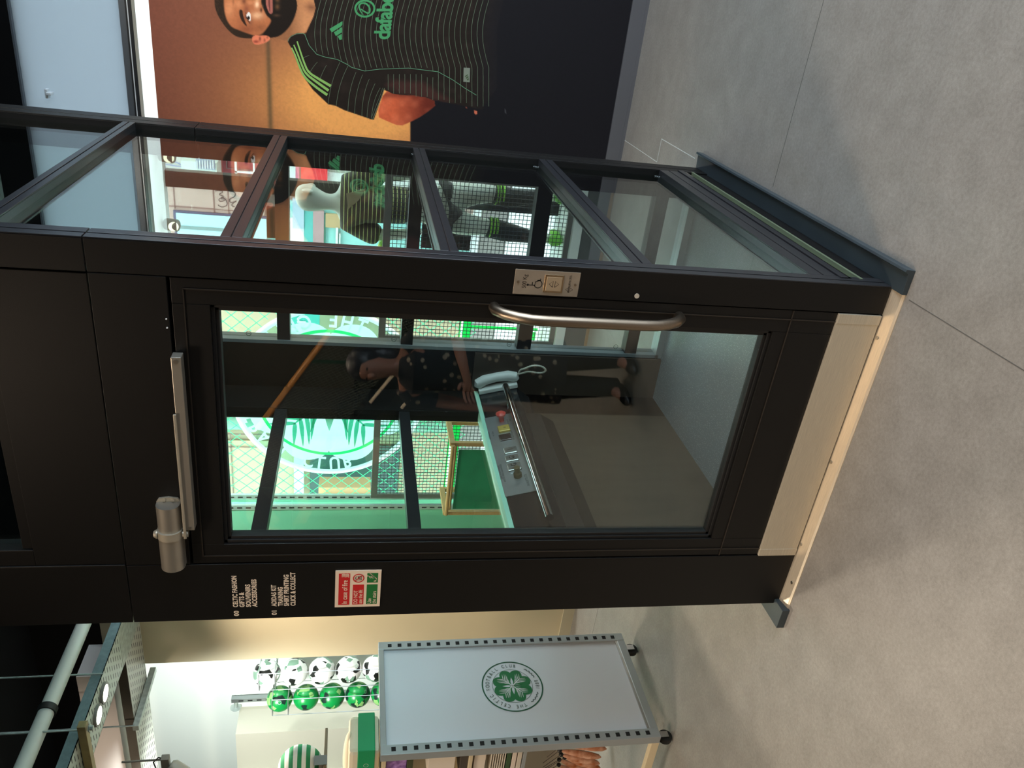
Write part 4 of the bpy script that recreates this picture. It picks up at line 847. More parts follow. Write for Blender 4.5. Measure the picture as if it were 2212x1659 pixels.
# ================================================================== the street
struct('pavement', MB().box(-14, 8, 3.3, 40, -.1, -.02), M('pavement_white', (236, 236, 238), .8, noise=.06, nscale=2))
SYD = 8.6
stone = M('sandstone_pale', (182, 154, 144), .8, noise=.08, nscale=.8); joint = M('stone_joint', (128, 96, 92), .8)
b = MB().box(-16, 8, SYD+.3, SYD+1.5, -.1, 4.3)
tag(obj('sandstone_building', b, M('sandstone_beige', (168, 152, 124), .8, noise=.1, nscale=1.2), loc=(-4, SYD+.3, 0)), 'beige stone building across the street, behind the green crest', 'building')
def cr(pts, ox, oy, s): return [(ox+a/s, oy+b_/s) for a, b_ in pts]
def slab(name, px0, px1, py0, py1, m, parent, y=SYD, th=.08):
    xa, xb = onY((px0+px1)/2, py1, y).x, onY((px0+px1)/2, py0, y).x; za, zb_ = onY(px1, (py0+py1)/2, y).z, onY(px0, (py0+py1)/2, y).z
    return obj(name, MB().box(xa, xb, y-th, y, za, zb_), m, parent)
Z1 = lambda a0, a1, b0, b1: (320+a0/6.64, 320+a1/6.64, 280+b0/6.64, 280+b1/6.64)
Z2 = lambda a0, a1, b0, b1: (600+a0/6.144, 600+a1/6.144, 340+b0/6.144, 340+b1/6.144)
Z3 = lambda a0, a1, b0, b1: (920+a0/5.82, 920+a1/5.82, 360+b0/5.82, 360+b1/5.82)
st = thing('stone_shopfront', tuple(onY(520, 440, SYD)), 'pale pink stone shopfront with a blue window and scrawled graffiti', 'building')
slab('stone_blocks', *Z1(0, 1700, 780, 1640), stone, st, SYD, .25)
for z in ((365, 378, 790, 1130), (935, 950, 830, 1240), (1145, 1158, 860, 1260), (210, 940, 1105, 1120), (940, 1300, 1150, 1158)): slab('stone_joint', *Z1(*z), joint, st, SYD-.25, .01)
slab('window_surround', *Z1(385, 1700, 1195, 1640), M('surround_navy', (58, 66, 96), .5), st, SYD-.25, .03)
slab('window_pane', *Z1(420, 1700, 1235, 1640), M('pane_light_blue', (168, 206, 214), .3), st, SYD-.28, .02)
slab('window_bar', *Z1(450, 1090, 1395, 1440), M('bar_teal', (110, 140, 140), .5), st, SYD-.30, .01)
def ground_wall(parent, pa, pb, mat):
    x0_, x1_ = onY(520, pb, SYD).x, onY(520, pa, SYD).x; return obj('lower_wall', MB().box(x0_, x1_, SYD+.2, SYD+.29, -.02, 3.0), mat, parent)
ground_wall(st, 410, 520, stone)
gr_b = MB()
for pts in ([(960, 880), (1010, 870), (1090, 890), (1000, 930), (1100, 960), (1020, 990), (1130, 1000), (1040, 1040), (1000, 1000), (1090, 960), (1150, 1080), (1060, 1120), (1000, 1080)], [(1150, 880), (1260, 900), (1240, 970), (1160, 990), (1180, 1060), (1290, 1010), (1180, 1080), (1240, 1110)]):
    for q in stroke(smooth_poly(cr(pts, 320, 280, 6.64), 2), 1.9): gr_b.add([onY(x, y, SYD-.262) for x, y in q], [(0, 1, 2, 3)])
obj('graffiti', gr_b, M('graffiti_black', (58, 54, 56), .7), st, recalc=False)
rb = thing('red_shopfront', tuple(onY(440, 350, SYD)), 'red brick shopfront with an air conditioning unit and white pipes', 'building')
slab('grey_wall', *Z1(0, 560, 200, 660), M('wall_pale_grey', (196, 190, 184), .8), rb, SYD, .2)
slab('red_brick_wall', *Z1(480, 2200, 200, 760), M('brick_red', (166, 66, 76), .8, noise=.15, nscale=3), rb, SYD, .18)
ground_wall(rb, 320, 380, MATS['wall_pale_grey'])
gr_b = MB()
for pts in ([(200, 470), (300, 440), (420, 470), (520, 540), (380, 520), (300, 500), (220, 500)], [(220, 580), (260, 550), (300, 590), (360, 560), (380, 590)]):
    for q in stroke(smooth_poly(cr(pts, 320, 280, 6.64), 2), 2.4): gr_b.add([onY(x, y, SYD-.212) for x, y in q], [(0, 1, 2, 3)])
obj('graffiti', gr_b, M('graffiti_blue', (130, 142, 178), .7), rb, recalc=False)
for z in ((1250, 1280, 420, 730), (1510, 1535, 440, 600), (1250, 1510, 590, 612)): slab('white_pipe', *Z1(*z), white_m, rb, SYD-.3, .05)
for z in ((1130, 1590, 565, 575), (1120, 1135, 410, 560)): slab('dark_joint', *Z1(*z), joint, rb, SYD-.19, .02)
slab('sign_emblem', *Z1(700, 800, 655, 685), M('emblem_yellow', (226, 196, 90), .6), rb, SYD-.19, .02)
ac = thing('air_conditioner', tuple(onY(440, 355, SYD-.3)), 'pale air conditioning unit with a slatted vent on the red shopfront', 'air conditioner')
slab('unit_body', *Z1(560, 1050, 375, 640), M('unit_pale', (206, 216, 206), .6), ac, SYD-.2, .35); slab('vent_panel', *Z1(690, 960, 425, 565), M('vent_blue_grey', (150, 166, 186), .6), ac, SYD-.55, .02)
for k in range(7): slab('vent_slat', *Z1(700+38*k, 712+38*k, 440, 555), white_m, ac, SYD-.57, .02)
rd = thing('red_hoarding', tuple(onY(690, 380, SYD-.5)), 'bright red panel between white strips across the street', 'sign panel')
slab('red_panel', *Z2(310, 660, 60, 395), M('panel_red', (240, 44, 52), .6), rd, SYD-.5, .06); slab('white_strip', *Z2(120, 240, 60, 372), white_m, rd, SYD-.5, .06); slab('pink_strip', *Z2(240, 290, 60, 380), M('strip_pink', (222, 120, 140), .6), rd, SYD-.5, .06); slab('dark_strip', *Z2(290, 310, 60, 380), joint, rd, SYD-.5, .06)
slab('grey_panel', *Z2(690, 1700, 170, 420), M('panel_beige_grey', (190, 190, 176), .7), rd, SYD-.4, .06); slab('brick_strip', *Z2(690, 2400, 20, 170), MATS['brick_red'], rd, SYD-.4, .06)
ts = thing('teal_shopfront', tuple(onY(700, 500, SYD-.4)), 'teal and white shopfront with a brick pier, seen past the mannequin', 'building')
for z, m_, nm in [((60, 1900, 620, 1500), M('shop_pale_teal', (150, 206, 200), .6), 'shop_wall'), ((200, 350, 540, 930), M('panel_blue_grey', (176, 190, 204), .6), 'blue_panel'), ((170, 350, 800, 1500), M('panel_white', (226, 228, 226), .6), 'white_panel'), ((350, 470, 700, 1500), M('fascia_teal', (92, 176, 170), .5), 'fascia'),
                  ((470, 612, 700, 1500), M('brick_pink', (176, 140, 140), .8, noise=.1, nscale=4), 'brick_pier'), ((636, 830, 740, 920), M('panel_tan', (192, 160, 116), .7), 'tan_panel'), ((612, 636, 740, 1500), M('strip_green', (70, 130, 110), .6), 'green_strip'), ((770, 800, 920, 1160), white_m, 'white_pipe'), ((815, 832, 1000, 1180), white_m, 'white_pipe')]:
    slab(nm, *Z2(*z), m_, ts, SYD-.4-.02*random.random()-(.06 if nm != 'shop_wall' else 0), .05)
ground_wall(ts, 450, 560, MATS['shop_pale_teal'])
p_ = onY(690, 380, SYD-.5); obj('hoarding_post', MB().box(p_.x-.05, p_.x+.05, SYD-.5, SYD-.44, -.02, p_.z), white_m, rd)
# sign of the bar, seen beside the crest lettering
bs = thing('bar_sign', tuple(onY(650, 700, SYD-.6)), 'teal bar fascia sign with white letters beyond the crest', 'sign')
slab('sign_board', 630, 690, 640, 900, M('sign_teal', (70, 160, 150), .5), bs, SYD-.5, .05); slab('sign_bracket', 655, 665, 760, 770, M('sign_bracket_grey', (90, 90, 90), .5), bs, SYD+.299, .79)
t = MB(); o_ = onY(660, 731, SYD-.56); text_on(t, 'Bar', (o_.x, SYD-.56, o_.z), EX, EZ, .17, .02, .9); text_on(t, '3', (o_.x-.12, SYD-.56, o_.z-.02), EX, EZ, .10, .02, .9); obj('sign_lettering', t, white_m, bs, recalc=False)
t = MB(); o_ = onY(752, 1080, SYD-.1); 
# dark shop opening with timber benches seen through the lower half of the crest
bn = thing('bar_terrace', tuple(onY(745, 1000, SYD)), 'dark bar window with timber benches below the crest', 'building')
slab('dark_opening', 670, 860, 960, 1078, M('opening_dark_green', (48, 74, 72), .5), bn, SYD+.28, .04); slab('pillar', 636, 657, 940, 1075, M('pillar_pale', (190, 206, 196), .6), bn, SYD+.2, .1)
slab('timber_bench', 690, 800, 1030, 1046, M('timber_orange', (196, 156, 112), .7), bn, SYD+.1, .3); slab('timber_bench', 700, 800, 1054, 1066, MATS['timber_orange'], bn, SYD+.0, .3)
dp = MB(); pa, pb = onY(470, 921, SYD+.1), onY(530, 921, SYD+.1)
tag(obj('drainpipe', MB().tube([(pa.x, SYD+.2, 5.5), (pa.x, SYD+.2, 0)], .10, 16), M('drainpipe_green', (120, 160, 140), .4), smooth=True, loc=(pa.x, SYD+.2, 0)), 'thick grey green drainpipe on the beige building', 'pipe')
wd_ = thing('boarded_window', tuple(onY(500, 1000, SYD+.25)), 'tall boarded window on the beige building behind the chain link print', 'window')
slab('board', 460, 640, 950, 1075, M('board_cream', (176, 160, 130), .7), wd_, SYD+.28, .03)
for y in (938, 966, 1100): slab('board_joint', 470, 640, y-.8, y+.8, joint, wd_, SYD+.24, .01)
slab('board_joint', 500, 502, 940, 1075, joint, wd_, SYD+.24, .01)
# kerb and parked things low down
tag(obj('road_strip', MB().box(-8, 8, 6.2, 8.0, -.0195, -.005), M('asphalt', (120, 112, 110), .8), loc=(0, 7, 0)), 'grey brown strip of road seen between the mannequin legs', 'road')

# ================================================================== left side: display gondola, ball racks, cable trays
GX_, G0, G1 = -2.45, .362, 1.034
gd = thing('display_gondola', (-2.9, .7, 0), 'wheeled grey display gondola with a round club crest on its end panel', 'display unit')
gm = M('gondola_grey', (170, 176, 178), .35, .35); gdark = M('gondola_slot', (10, 10, 12), .8); gcream = M('gondola_side_cream', (216, 200, 166), .5, 0)
for y0, y1, s in ((G0, G0+.052, 1), (G1-.052, G1, 0)):
    b = MB().box(GX_-.045, GX_, y0, y1, .085, 1.422)
    obj('slotted_upright', b, gm, gd, bevel=.002)
b = MB()
for yc in (G0+.028, G1-.028):
    for k in range(25): b.box(GX_-.002, GX_+.0008, yc-.011, yc+.011, .135+k*.0508, .155+k*.0508)
obj('slots', b, gdark, gd)
for z0_, z1_ in ((1.395, 1.422), (.085, .125)): obj('end_frame', MB().box(GX_-.045, GX_, G0+.052, G1-.052, z0_, z1_), gm, gd, bevel=.002)
obj('base_bead', MB().box(GX_-.02, GX_-.004, G0+.052, G1-.052, .125, .137), chrome, gd)
obj('end_panel', MB().box(GX_-.025, GX_-.012, G0+.052, G1-.052, .132, 1.395), M('panel_grey_white', (216, 221, 230), .38), gd)
cg, cgd = M('crest_green', (22, 112, 62), .5), M('crest_dark_green', (26, 86, 62), .5); pgw = M('panel_print_pale', (214, 218, 220), .45)
crest(gd, (GX_-.0115, .7185, .757), (0, 1, 0), (0, 0, 1), .157, cgd, cg, pgw, M('crest_text_grey', (62, 84, 78), .5), .0006, rim=.045, inner=.012, tsz=.125, ri=.66, leaf=.70, bold=.012)
for y_ in (G0, G1-.045): obj('side_post', MB().box(-3.28, -3.235, y_, y_+.045, .085, 1.42), gcream, gd)
for y_ in (G0, G1-.03): obj('side_rail', MB().box(-3.28, GX_-.045, y_, y_+.03, .085, .125), gcream, gd, bevel=.002)
obj('back_panel', MB().box(-3.24, GX_-.046, .69, .705, .30, 1.395), M('back_panel_cream', (222, 212, 192), .5), gd)
for z in (.995, 1.395): obj('shelf', MB().box(-3.235, GX_-.046, G0+.01, .69, z, z+.018), gcream, gd, bevel=.002)
obj('shelf', MB().box(-3.235, GX_-.046, .705, G1-.01, .9, .918), gcream, gd); obj('shelf_divider', MB().box(-3.235, GX_-.046, G0+.02, .69, .735, .75), gm, gd)
for x, y in ((GX_-.07, G0+.05), (GX_-.07, G1-.06), (-3.2, G0+.05), (-3.2, G1-.06)):
    cs_ = obj('castor', MB().tube([(x-.012, y, .034), (x+.012, y, .034)], .034, 20), M('castor_black', (26, 26, 26), .5), gd, smooth=True)
    obj('castor_fork', MB().box(x-.02, x-.014, y-.014, y+.02, .02, .085).box(x+.014, x+.02, y-.014, y+.02, .02, .085).box(x-.02, x+.02, y-.02, y+.024, .078, .086), chrome, cs_)
# goods on the gondola shelves
def goods(name, x0, x1, y0, y1, z0, z1, mat, label, cat, group=None, bevel=.002):
    o = obj(name, MB().box(x0, x1, y0, y1, z0, z1), mat, bevel=bevel, loc=((x0+x1)/2, (y0+y1)/2, z0)); return tag(o, label, cat, group)
goods('gift_bag', -2.62, -2.50, .385, .45, 1.30, 1.394, M('bag_purple', (92, 48, 120), .35, rgb2=(190, 150, 220), nscale=40), 'shiny purple patterned packet under the top edge of the gondola', 'packet')
goods('packet', -2.62, -2.50, .385, .45, 1.27, 1.298, M('packet_olive', (70, 76, 48), .6), 'thin olive packet next to the purple packet', 'packet')
paper = M('paper_cream', (226, 214, 198), .6); bookg = M('book_cover_green', (44, 66, 44), .5)
for i, (z0, z1, lab) in enumerate([(1.075, 1.20, 'thick cream book block on the upper gondola shelf'), (1.014, 1.05, 'dark covered book lying on the gondola shelf, under the thick cream one'), (.93, .985, 'cream book block just under the upper gondola shelf')]):
    goods('book', -2.66, -2.50, .385, .56, z0, z1, paper if i != 1 else M('book_cover_brown', (74, 66, 60), .5), lab, 'book')
for k in range(7):
    o = goods('greeting_card', -2.66, -2.50+.004*k, .39, .50, .90-.011*k, .904-.011*k, M('card_cream', (220, 212, 196), .6), 'edge of a cream card in the dark rack on the gondola, %s from the top' % ('first', 'second', 'third', 'fourth', 'fifth', 'sixth', 'seventh')[k], 'card', 'cards racked on the gondola', 0)
for k, (c_, lab) in enumerate([((58, 84, 52), 'green backed box beside the racked cards on the gondola'), ((220, 206, 192), 'cream box between the green box and the divider on the gondola'), ((206, 196, 180), 'pale box right against the gondola divider')]):
    goods('boxed_gift', -2.66, -2.50, .39, .52, .806-.026*k, .827-.026*k, M('box_c%d' % k, c_, .6), lab, 'box')
# bunch of organza pouches with black beads hanging low on the gondola
oc = M('organza_orange', (168, 88, 28), .6, rgb2=(226, 176, 150), nscale=26); bead = M('bead_black', (24, 22, 24), .3); thread = M('thread_dark', (60, 50, 46), .7)
for k, (px, py) in enumerate([(1215, 1608), (1209, 1621), (1212, 1630), (1220, 1636), (1208, 1641), (1207, 1652)]):
    p = onY(px, py, .40+.03*k); s = thing('organza_pouch', tuple(p), ['topmost orange organza pouch with a single black bead, hanging from the gondola', 'orange organza pouch, second from the end panel side', 'orange organza pouch just below the second one', 'orange organza pouch with its bead set lower than its neighbours', 'orange organza pouch near the bottom of the bunch', 'lowest orange organza pouch of the bunch'][k], 'pouch', 'orange organza pouches on the gondola')
    q = onY(px+95-6*k, py+10+5*k, .40+.03*k); mid_ = (p+q)/2; d_ = Vector((0, 0, 1))
    obj('pouch_body', MB().tube([p+(q-p)*t for t in (.04, .15, .4, .7, .92, 1.0)], [.006, .013, .020, .022, .016, .004], 14, squash=.6), oc, s, smooth=True)
    obj('bead', MB().ball(p, .0115, n=16, k=10), bead, s, smooth=True)
    obj('cord', MB().tube([p, p+Vector((-.10, .01, .06+.008*k))], .0012, 6), thread, s)
# towels and a striped cushion on top of the gondola
towel = M('towel_cream', (238, 226, 198), .85, bump=.4, bscale=120); tg = M('band_green', (22, 158, 98), .6)
tw = thing('rolled_towels', (-2.60, .44, 1.422), 'cream towels tied with a green printed band on top of the gondola', 'towels')
pz = lambda px, py, y=.42: onY(px, py, y)
T0, T1 = pz(752, 1640), pz(818, 1640)
obj('towel', MB().box(-2.78, -2.468, .40, .60, 1.4235, T0.z), towel, tw, bevel=.02)
obj('towel', MB().ball((-2.63, .5, T0.z-.006), .165, .06, .03, 24, 12), towel, tw, smooth=True)
g0, g1 = pz(772, 1640), pz(809, 1640)
obj('printed_band', MB().box(-2.80, -2.458, .396, .604, max(g1.z, 1.4235), g0.z), tg, tw, bevel=.004)
t = MB(); p = pz(800, 1652); text_on(t, 'CELTIC', (p.x-.02, .3955, g0.z-.022), (1, 0, 0), EZ, .008, .01, .8); annulus(t, (p.x+.03, .3955, (g0.z+g1.z)/2), (1, 0, 0), EZ, .010, .0115, 0, 24); obj('band_lettering', t, white_m, tw, recalc=False)
cu_m = stripes('striped_plush', (236, 238, 234), (34, 140, 92), 23, .5)
c0 = dep(648, 1648, 4.1)
cz_ = MB(); cz_.ball((c0.x-.03, c0.y, c0.z-.005), .15, .075, .116, 24, 16).ball((c0.x+.06, c0.y, c0.z+.02), .06, .04, .05, 20, 12)
cu = obj('striped_cushion', cz_, cu_m, smooth=True, loc=(c0.x, c0.y, c0.z-.12)); tag(cu, 'plump green and white striped cushion above the gondola', 'cushion')
sb = dep(694, 1648, 4.1); sh = thing('riser_shelf', (c0.x-.05, c0.y, 1.42), 'brown riser shelf with a price ticket, carrying the striped cushion', 'shelf')
obj('riser_board', MB().box(c0.x-.5, c0.x+.085, c0.y-.09, c0.y+.14, c0.z-.137, c0.z-.123), M('riser_brown', (110, 96, 74), .5), sh, bevel=.002)
obj('riser_leg', MB().box(c0.x-.42, c0.x-.40, c0.y, c0.y+.02, 1.413, c0.z-.137), M('riser_steel', (150, 150, 146), .4, .5), sh)
obj('price_ticket', MB().box(c0.x+.086, c0.x+.09, c0.y-.085, c0.y-.03, c0.z-.14, c0.z-.075), M('ticket_grey', (110, 114, 116), .4), sh)

# footballs in wire racks
def ballmat(name, c0_, c1_, c2_):
    m = bpy.data.materials.new(name); m.use_nodes = True; n = m.node_tree; b = n.nodes['Principled BSDF']; tc = n.nodes.new('ShaderNodeTexCoord')
    def vor(s, off, lo, hi, feat='F1'):
        mp_ = n.nodes.new('ShaderNodeMapping'); mp_.inputs['Location'].default_value = off; n.links.new(tc.outputs['Object'], mp_.inputs[0])
        v = n.nodes.new('ShaderNodeTexVoronoi'); v.inputs['Scale'].default_value = s; n.links.new(mp_.outputs[0], v.inputs[0]); sx = n.nodes.new('ShaderNodeSeparateColor'); n.links.new(v.outputs['Color'], sx.inputs[0])
        g = n.nodes.new('ShaderNodeMath'); g.operation = 'GREATER_THAN'; g.inputs[1].default_value = lo; n.links.new(sx.outputs[0], g.inputs[0]); return g.outputs[0]
    a = n.nodes.new('ShaderNodeMix'); a.data_type = 'RGBA'; a.inputs[6].default_value = (*lin(c0_), 1); a.inputs[7].default_value = (*lin(c1_), 1); n.links.new(vor(19, (0, 0, 0), .72, 1), a.inputs[0])
    c_ = n.nodes.new('ShaderNodeMix'); c_.data_type = 'RGBA'; c_.inputs[7].default_value = (*lin(c2_), 1); n.links.new(a.outputs[2], c_.inputs[6]); n.links.new(vor(27, (3, 1, 2), .84, 1), c_.inputs[0])
    n.links.new(c_.outputs[2], b.inputs['Base Color']); b.inputs['Roughness'].default_value = .3; return m
bw, bgm = ballmat('ball_white', (228, 224, 222), (20, 22, 20), (120, 150, 130)), ballmat('ball_green', (10, 128, 58), (14, 40, 34), (128, 176, 104))
crm = M('ball_crest_pale', (150, 196, 160), .4)
pos = ['topmost', 'second from the top', 'middle', 'fourth from the top', 'lowest visible']
wire = M('rack_wire', (186, 190, 190), .3, .8)
for (X0, Y0, Z0, dz, r_, bm_, cn, x_) in ((-4.36, 2.60, 2.185, .2105, .1045, bw, 'white and black', 'white'), (-4.55, 2.51, 2.082, .2025, .1, bgm, 'green', 'green')):
    proto = None
    for k in range(5):
        lab = '%s football, %s in the wire rack of %s balls' % (cn, pos[k], x_)
        if proto is None:
            proto = thing('football', (X0, Y0, Z0), lab, 'football', '%s footballs in the wire rack' % x_)
            obj('ball', MB().ball((X0, Y0, Z0), r_, n=32, k=20), bm_, proto, smooth=True)
            d_ = (CAM-Vector((X0, Y0, Z0))).normalized(); e1 = Vector((0, 0, 1)).cross(d_).normalized(); e2 = d_.cross(e1); cc_ = MB()
            annulus(cc_, Vector((X0, Y0, Z0))+d_*(r_+.0003)-e1*.03, e1, e2, .011, .014, 0, 20)
            obj('ball_emblem', cc_, crm, proto)
            f_ = proto
        else: f_ = dup(proto, (X0, Y0, Z0-dz*k), lab)
        f_.rotation_euler = (.9*k, .5*k, 1.3*k)
    rk = thing('ball_rack', (X0, Y0, .6), 'tall wire rack holding the %s footballs' % x_, 'ball rack')
    w2 = r_+.008; zt_ = Z0+.05; b = MB()
    for sx_ in (-1, 1):
        for sy in (-1, 1): b.tube([(X0+sx_*w2*.8, Y0+sy*w2*.8, zt_), (X0+sx_*w2*.8, Y0+sy*w2*.8, .6)], .0032, 8)
    obj('rack_wires', b, wire, rk, smooth=True)
    for z in (zt_, zt_-.12, .9, .6):
        q = w2*.8; obj('rack_hoop', MB().tube([(X0-q, Y0-q, z), (X0+q, Y0-q, z), (X0+q, Y0+q, z), (X0-q, Y0+q, z), (X0-q, Y0-q, z)], .0036, 8), wire, rk)
    obj('rack_bracket', MB().tube([(X0, Y0+w2*.8, zt_-.12), (X0, 2.985, zt_-.12)], .005, 8).tube([(X0, Y0+w2*.8, .9), (X0, 2.985, .9)], .005, 8), wire, rk)
p0 = onY(500, 1512, 2.96); ws = thing('wall_standard', (p0.x, 2.97, 0), 'slotted steel wall upright with a round foot at its top, behind the footballs', 'shelf upright')
obj('slotted_bar', MB().box(p0.x-.02, p0.x+.02, 2.945, 2.985, 0, p0.z), M('standard_steel', (150, 158, 158), .3, .7), ws)
b = MB()
for k in range(30): b.box(p0.x-.006, p0.x+.006, 2.9435, 2.945, p0.z-.06-.075*k-.04, p0.z-.06-.075*k)
obj('slots', b, gdark, ws)
obj('wall_foot', MB().tube([(p0.x-.0, 2.965, p0.z-.03), (p0.x-.10, 2.965, p0.z-.03)], .014, 12).disc((p0.x-.10, 2.965, p0.z-.03), (-1, 0, 0), .045, 24), M('foot_pale', (190, 200, 196), .35, .5), ws)

# cable trays, pipe, duct and hangers
def perf(name, base=(182, 190, 182)):
    m = bpy.data.materials.new(name); m.use_nodes = True; n = m.node_tree; b = n.nodes['Principled BSDF']; tc = n.nodes.new('ShaderNodeTexCoord'); L = n.links
    br = n.nodes.new('ShaderNodeTexBrick'); br.inputs['Scale'].default_value = 1; br.offset = .5; br.inputs['Brick Width'].default_value = .062; br.inputs['Row Height'].default_value = .034; br.inputs['Mortar Size'].default_value = .0125; br.inputs['Mortar Smooth'].default_value = 0
    br.inputs[1].default_value = (*lin((14, 14, 14)), 1); br.inputs[2].default_value = (*lin((34, 34, 32)), 1); br.inputs[3].default_value = (*lin(base), 1)
    L.new(tc.outputs['Object'], br.inputs[0]); L.new(br.outputs[0], b.inputs['Base Color']); b.inputs['Roughness'].default_value = .45; b.inputs['Metallic'].default_value = .3; return m
TZ = 2.85
tr = thing('cable_tray', (-2.97, 1.2, TZ), 'galvanised perforated cable tray running away from the viewer, with two round lights', 'cable tray')
ty = obj('tray_bed', MB().box(-3.11, -2.83, -.2, 1.55, TZ, TZ+.004), perf('perforated_steel'), tr)
obj('tray_plate', MB().box(-3.11, -2.83, 1.55, 1.99, TZ-.001, TZ+.004), galv, tr, label='plain galvanised corner plate')
obj('tray_flange', MB().box(-2.833, -2.83, -.2, 1.99, TZ, TZ+.055), M('flange_blue_grey', (120, 140, 142), .45, .5, noise=.15, nscale=40), tr); obj('tray_flange', MB().box(-3.11, -3.107, -.2, 1.6, TZ, TZ+.055), galv, tr)
tr2 = thing('cable_tray', (-4.4, 1.75, TZ), 'galvanised perforated cable tray running left above the gondola', 'cable tray')
obj('tray_bed', MB().box(-6.5, -3.112, 1.60, 1.92, TZ, TZ+.004), MATS.get('x') or perf('perforated_steel_pale', (196, 196, 188)), tr2)
obj('tray_flange', MB().box(-6.5, -3.112, 1.597, 1.60, TZ, TZ+.055), M('flange_brown', (96, 88, 78), .5, .3), tr2); obj('tray_flange', MB().box(-6.5, -3.112, 1.92, 1.923, TZ, TZ+.055), galv, tr2)
for i, (px, py) in enumerate([(228, 1497), (214, 1545)]):
    p = onZ(px, py, TZ-.012); s = thing('round_downlight', tuple(p), ['round white downlight under the cable tray, nearer the lift', 'round white downlight under the cable tray, further from the lift'][i], 'downlight')
    obj('lamp_ring', MB().disc((p.x, p.y, TZ-.014), (0, 0, 1), .058, 32, r0=.046, th=.014), M('ring_grey', (120, 116, 110), .4), s)
    obj('lamp_lens', MB().disc((p.x, p.y, TZ-.011), (0, 0, -1), .045, 32), EMIT('downlight_glow', (255, 250, 238), 6), s)
for y, xa, xb, lab in ((.86, -3.24, -2.74, 'yellowed strut channel under the cable tray with lights'), ):
    s = thing('strut_channel', (-2.99, y, TZ-.03), lab, 'strut')
    obj('channel', MB().box(xa, xb, y-.02, y+.02, TZ-.042, TZ-.004), M('strut_yellowed', (150, 134, 92), .5, .3, noise=.15, nscale=20), s, bevel=.002)
    obj('nut', MB().lathe([(.012, -.03), (.012, -.015), (.02, -.015), (.02, -.01)], (xa+.03, y, TZ-.04), (0, 0, 1), 6), galv, s); obj('nut', MB().lathe([(.012, -.03), (.012, -.015), (.02, -.015), (.02, -.01)], (xb-.03, y, TZ-.04), (0, 0, 1), 6), galv, s)
s = thing('strut_channel', (-3.62, 1.76, TZ-.03), 'galvanised strut channel under the left running cable tray', 'strut')
obj('channel', MB().box(-3.64, -3.60, 1.54, 2.0, TZ-.04, TZ-.004), galv, s, bevel=.002)
for px, py, zt, x_, y_, lab in [(0, 0, 0, -2.815, 1.236, 'thin threaded hanger rod beside the pipe, nearest the lift'), (0, 0, 0, -2.78, .86, 'threaded hanger rod at the clamp end of the yellowed strut'), (0, 0, 0, -3.62, 1.56, 'threaded hanger rod of the left running cable tray'), (0, 0, 0, -2.80, .60, 'threaded hanger rod nearest the left edge of the view')]:
    tag(obj('hanger_rod', MB().tube([(x_, y_, TZ-.01), (x_, y_, 4.0)], .005, 8), galv, smooth=True, loc=(x_, y_, TZ)), lab, 'hanger rod')
pp = thing('ceiling_pipe', (-2.80, .8, 3.0), 'pale grey round pipe with a black clamp under the black ceiling', 'pipe')
obj('pipe', MB().tube([(-2.80, -.6, 3.035), (-2.80, 2.6, 3.035)], .038, 24), M('pipe_grey', (200, 200, 192), .5), pp, smooth=True)
obj('pipe_clamp', MB().tube([(-2.80, .985, 3.035), (-2.80, 1.02, 3.035)], .046, 24), black_in, pp, smooth=True)
db = thing('boxed_beam', (-4.8, 1.9, 3.0), 'pinkish white boxed beam above the left running cable tray', 'beam')
obj('beam_casing', MB().box(-7.5, -3.40, 1.76, 2.02, 3.0, 3.2), M('casing_pinkish', (226, 214, 208), .7), db)
# spotlight on the left
p = dep(375, 1652, 4.6); sl = thing('track_spotlight', tuple(p), 'grey spotlight with a looped black cable at the left edge above the cushion', 'spotlight')
obj('lamp_head', MB().lathe([(.03, 0), (.045, -.02), (.045, -.12), (.04, -.13)], (p.x, p.y, p.z+.02), (.5, .3, .8), 24), M('spot_grey', (150, 150, 142), .4, .2), sl, smooth=True)
q = dep(362, 1640, 4.6); obj('driver_box', MB().box(q.x-.10, q.x+.02, q.y-.02, q.y+.02, q.z-.01, q.z+.035), M('driver_grey', (128, 122, 112), .5), sl, bevel=.003)
obj('spot_stem', MB().tube([q, (q.x, q.y, TZ+.0)], .006, 8), M('driver_grey', (128, 122, 112), .5), sl)
obj('cable', MB().tube([q+Vector((0, 0, .0)), q+Vector((.02, 0, .05)), q+Vector((-.02, 0, .08)), q+Vector((-.08, 0, .07)), q+Vector((-.12, 0, .02))], .004, 8), black_in, sl, smooth=True)

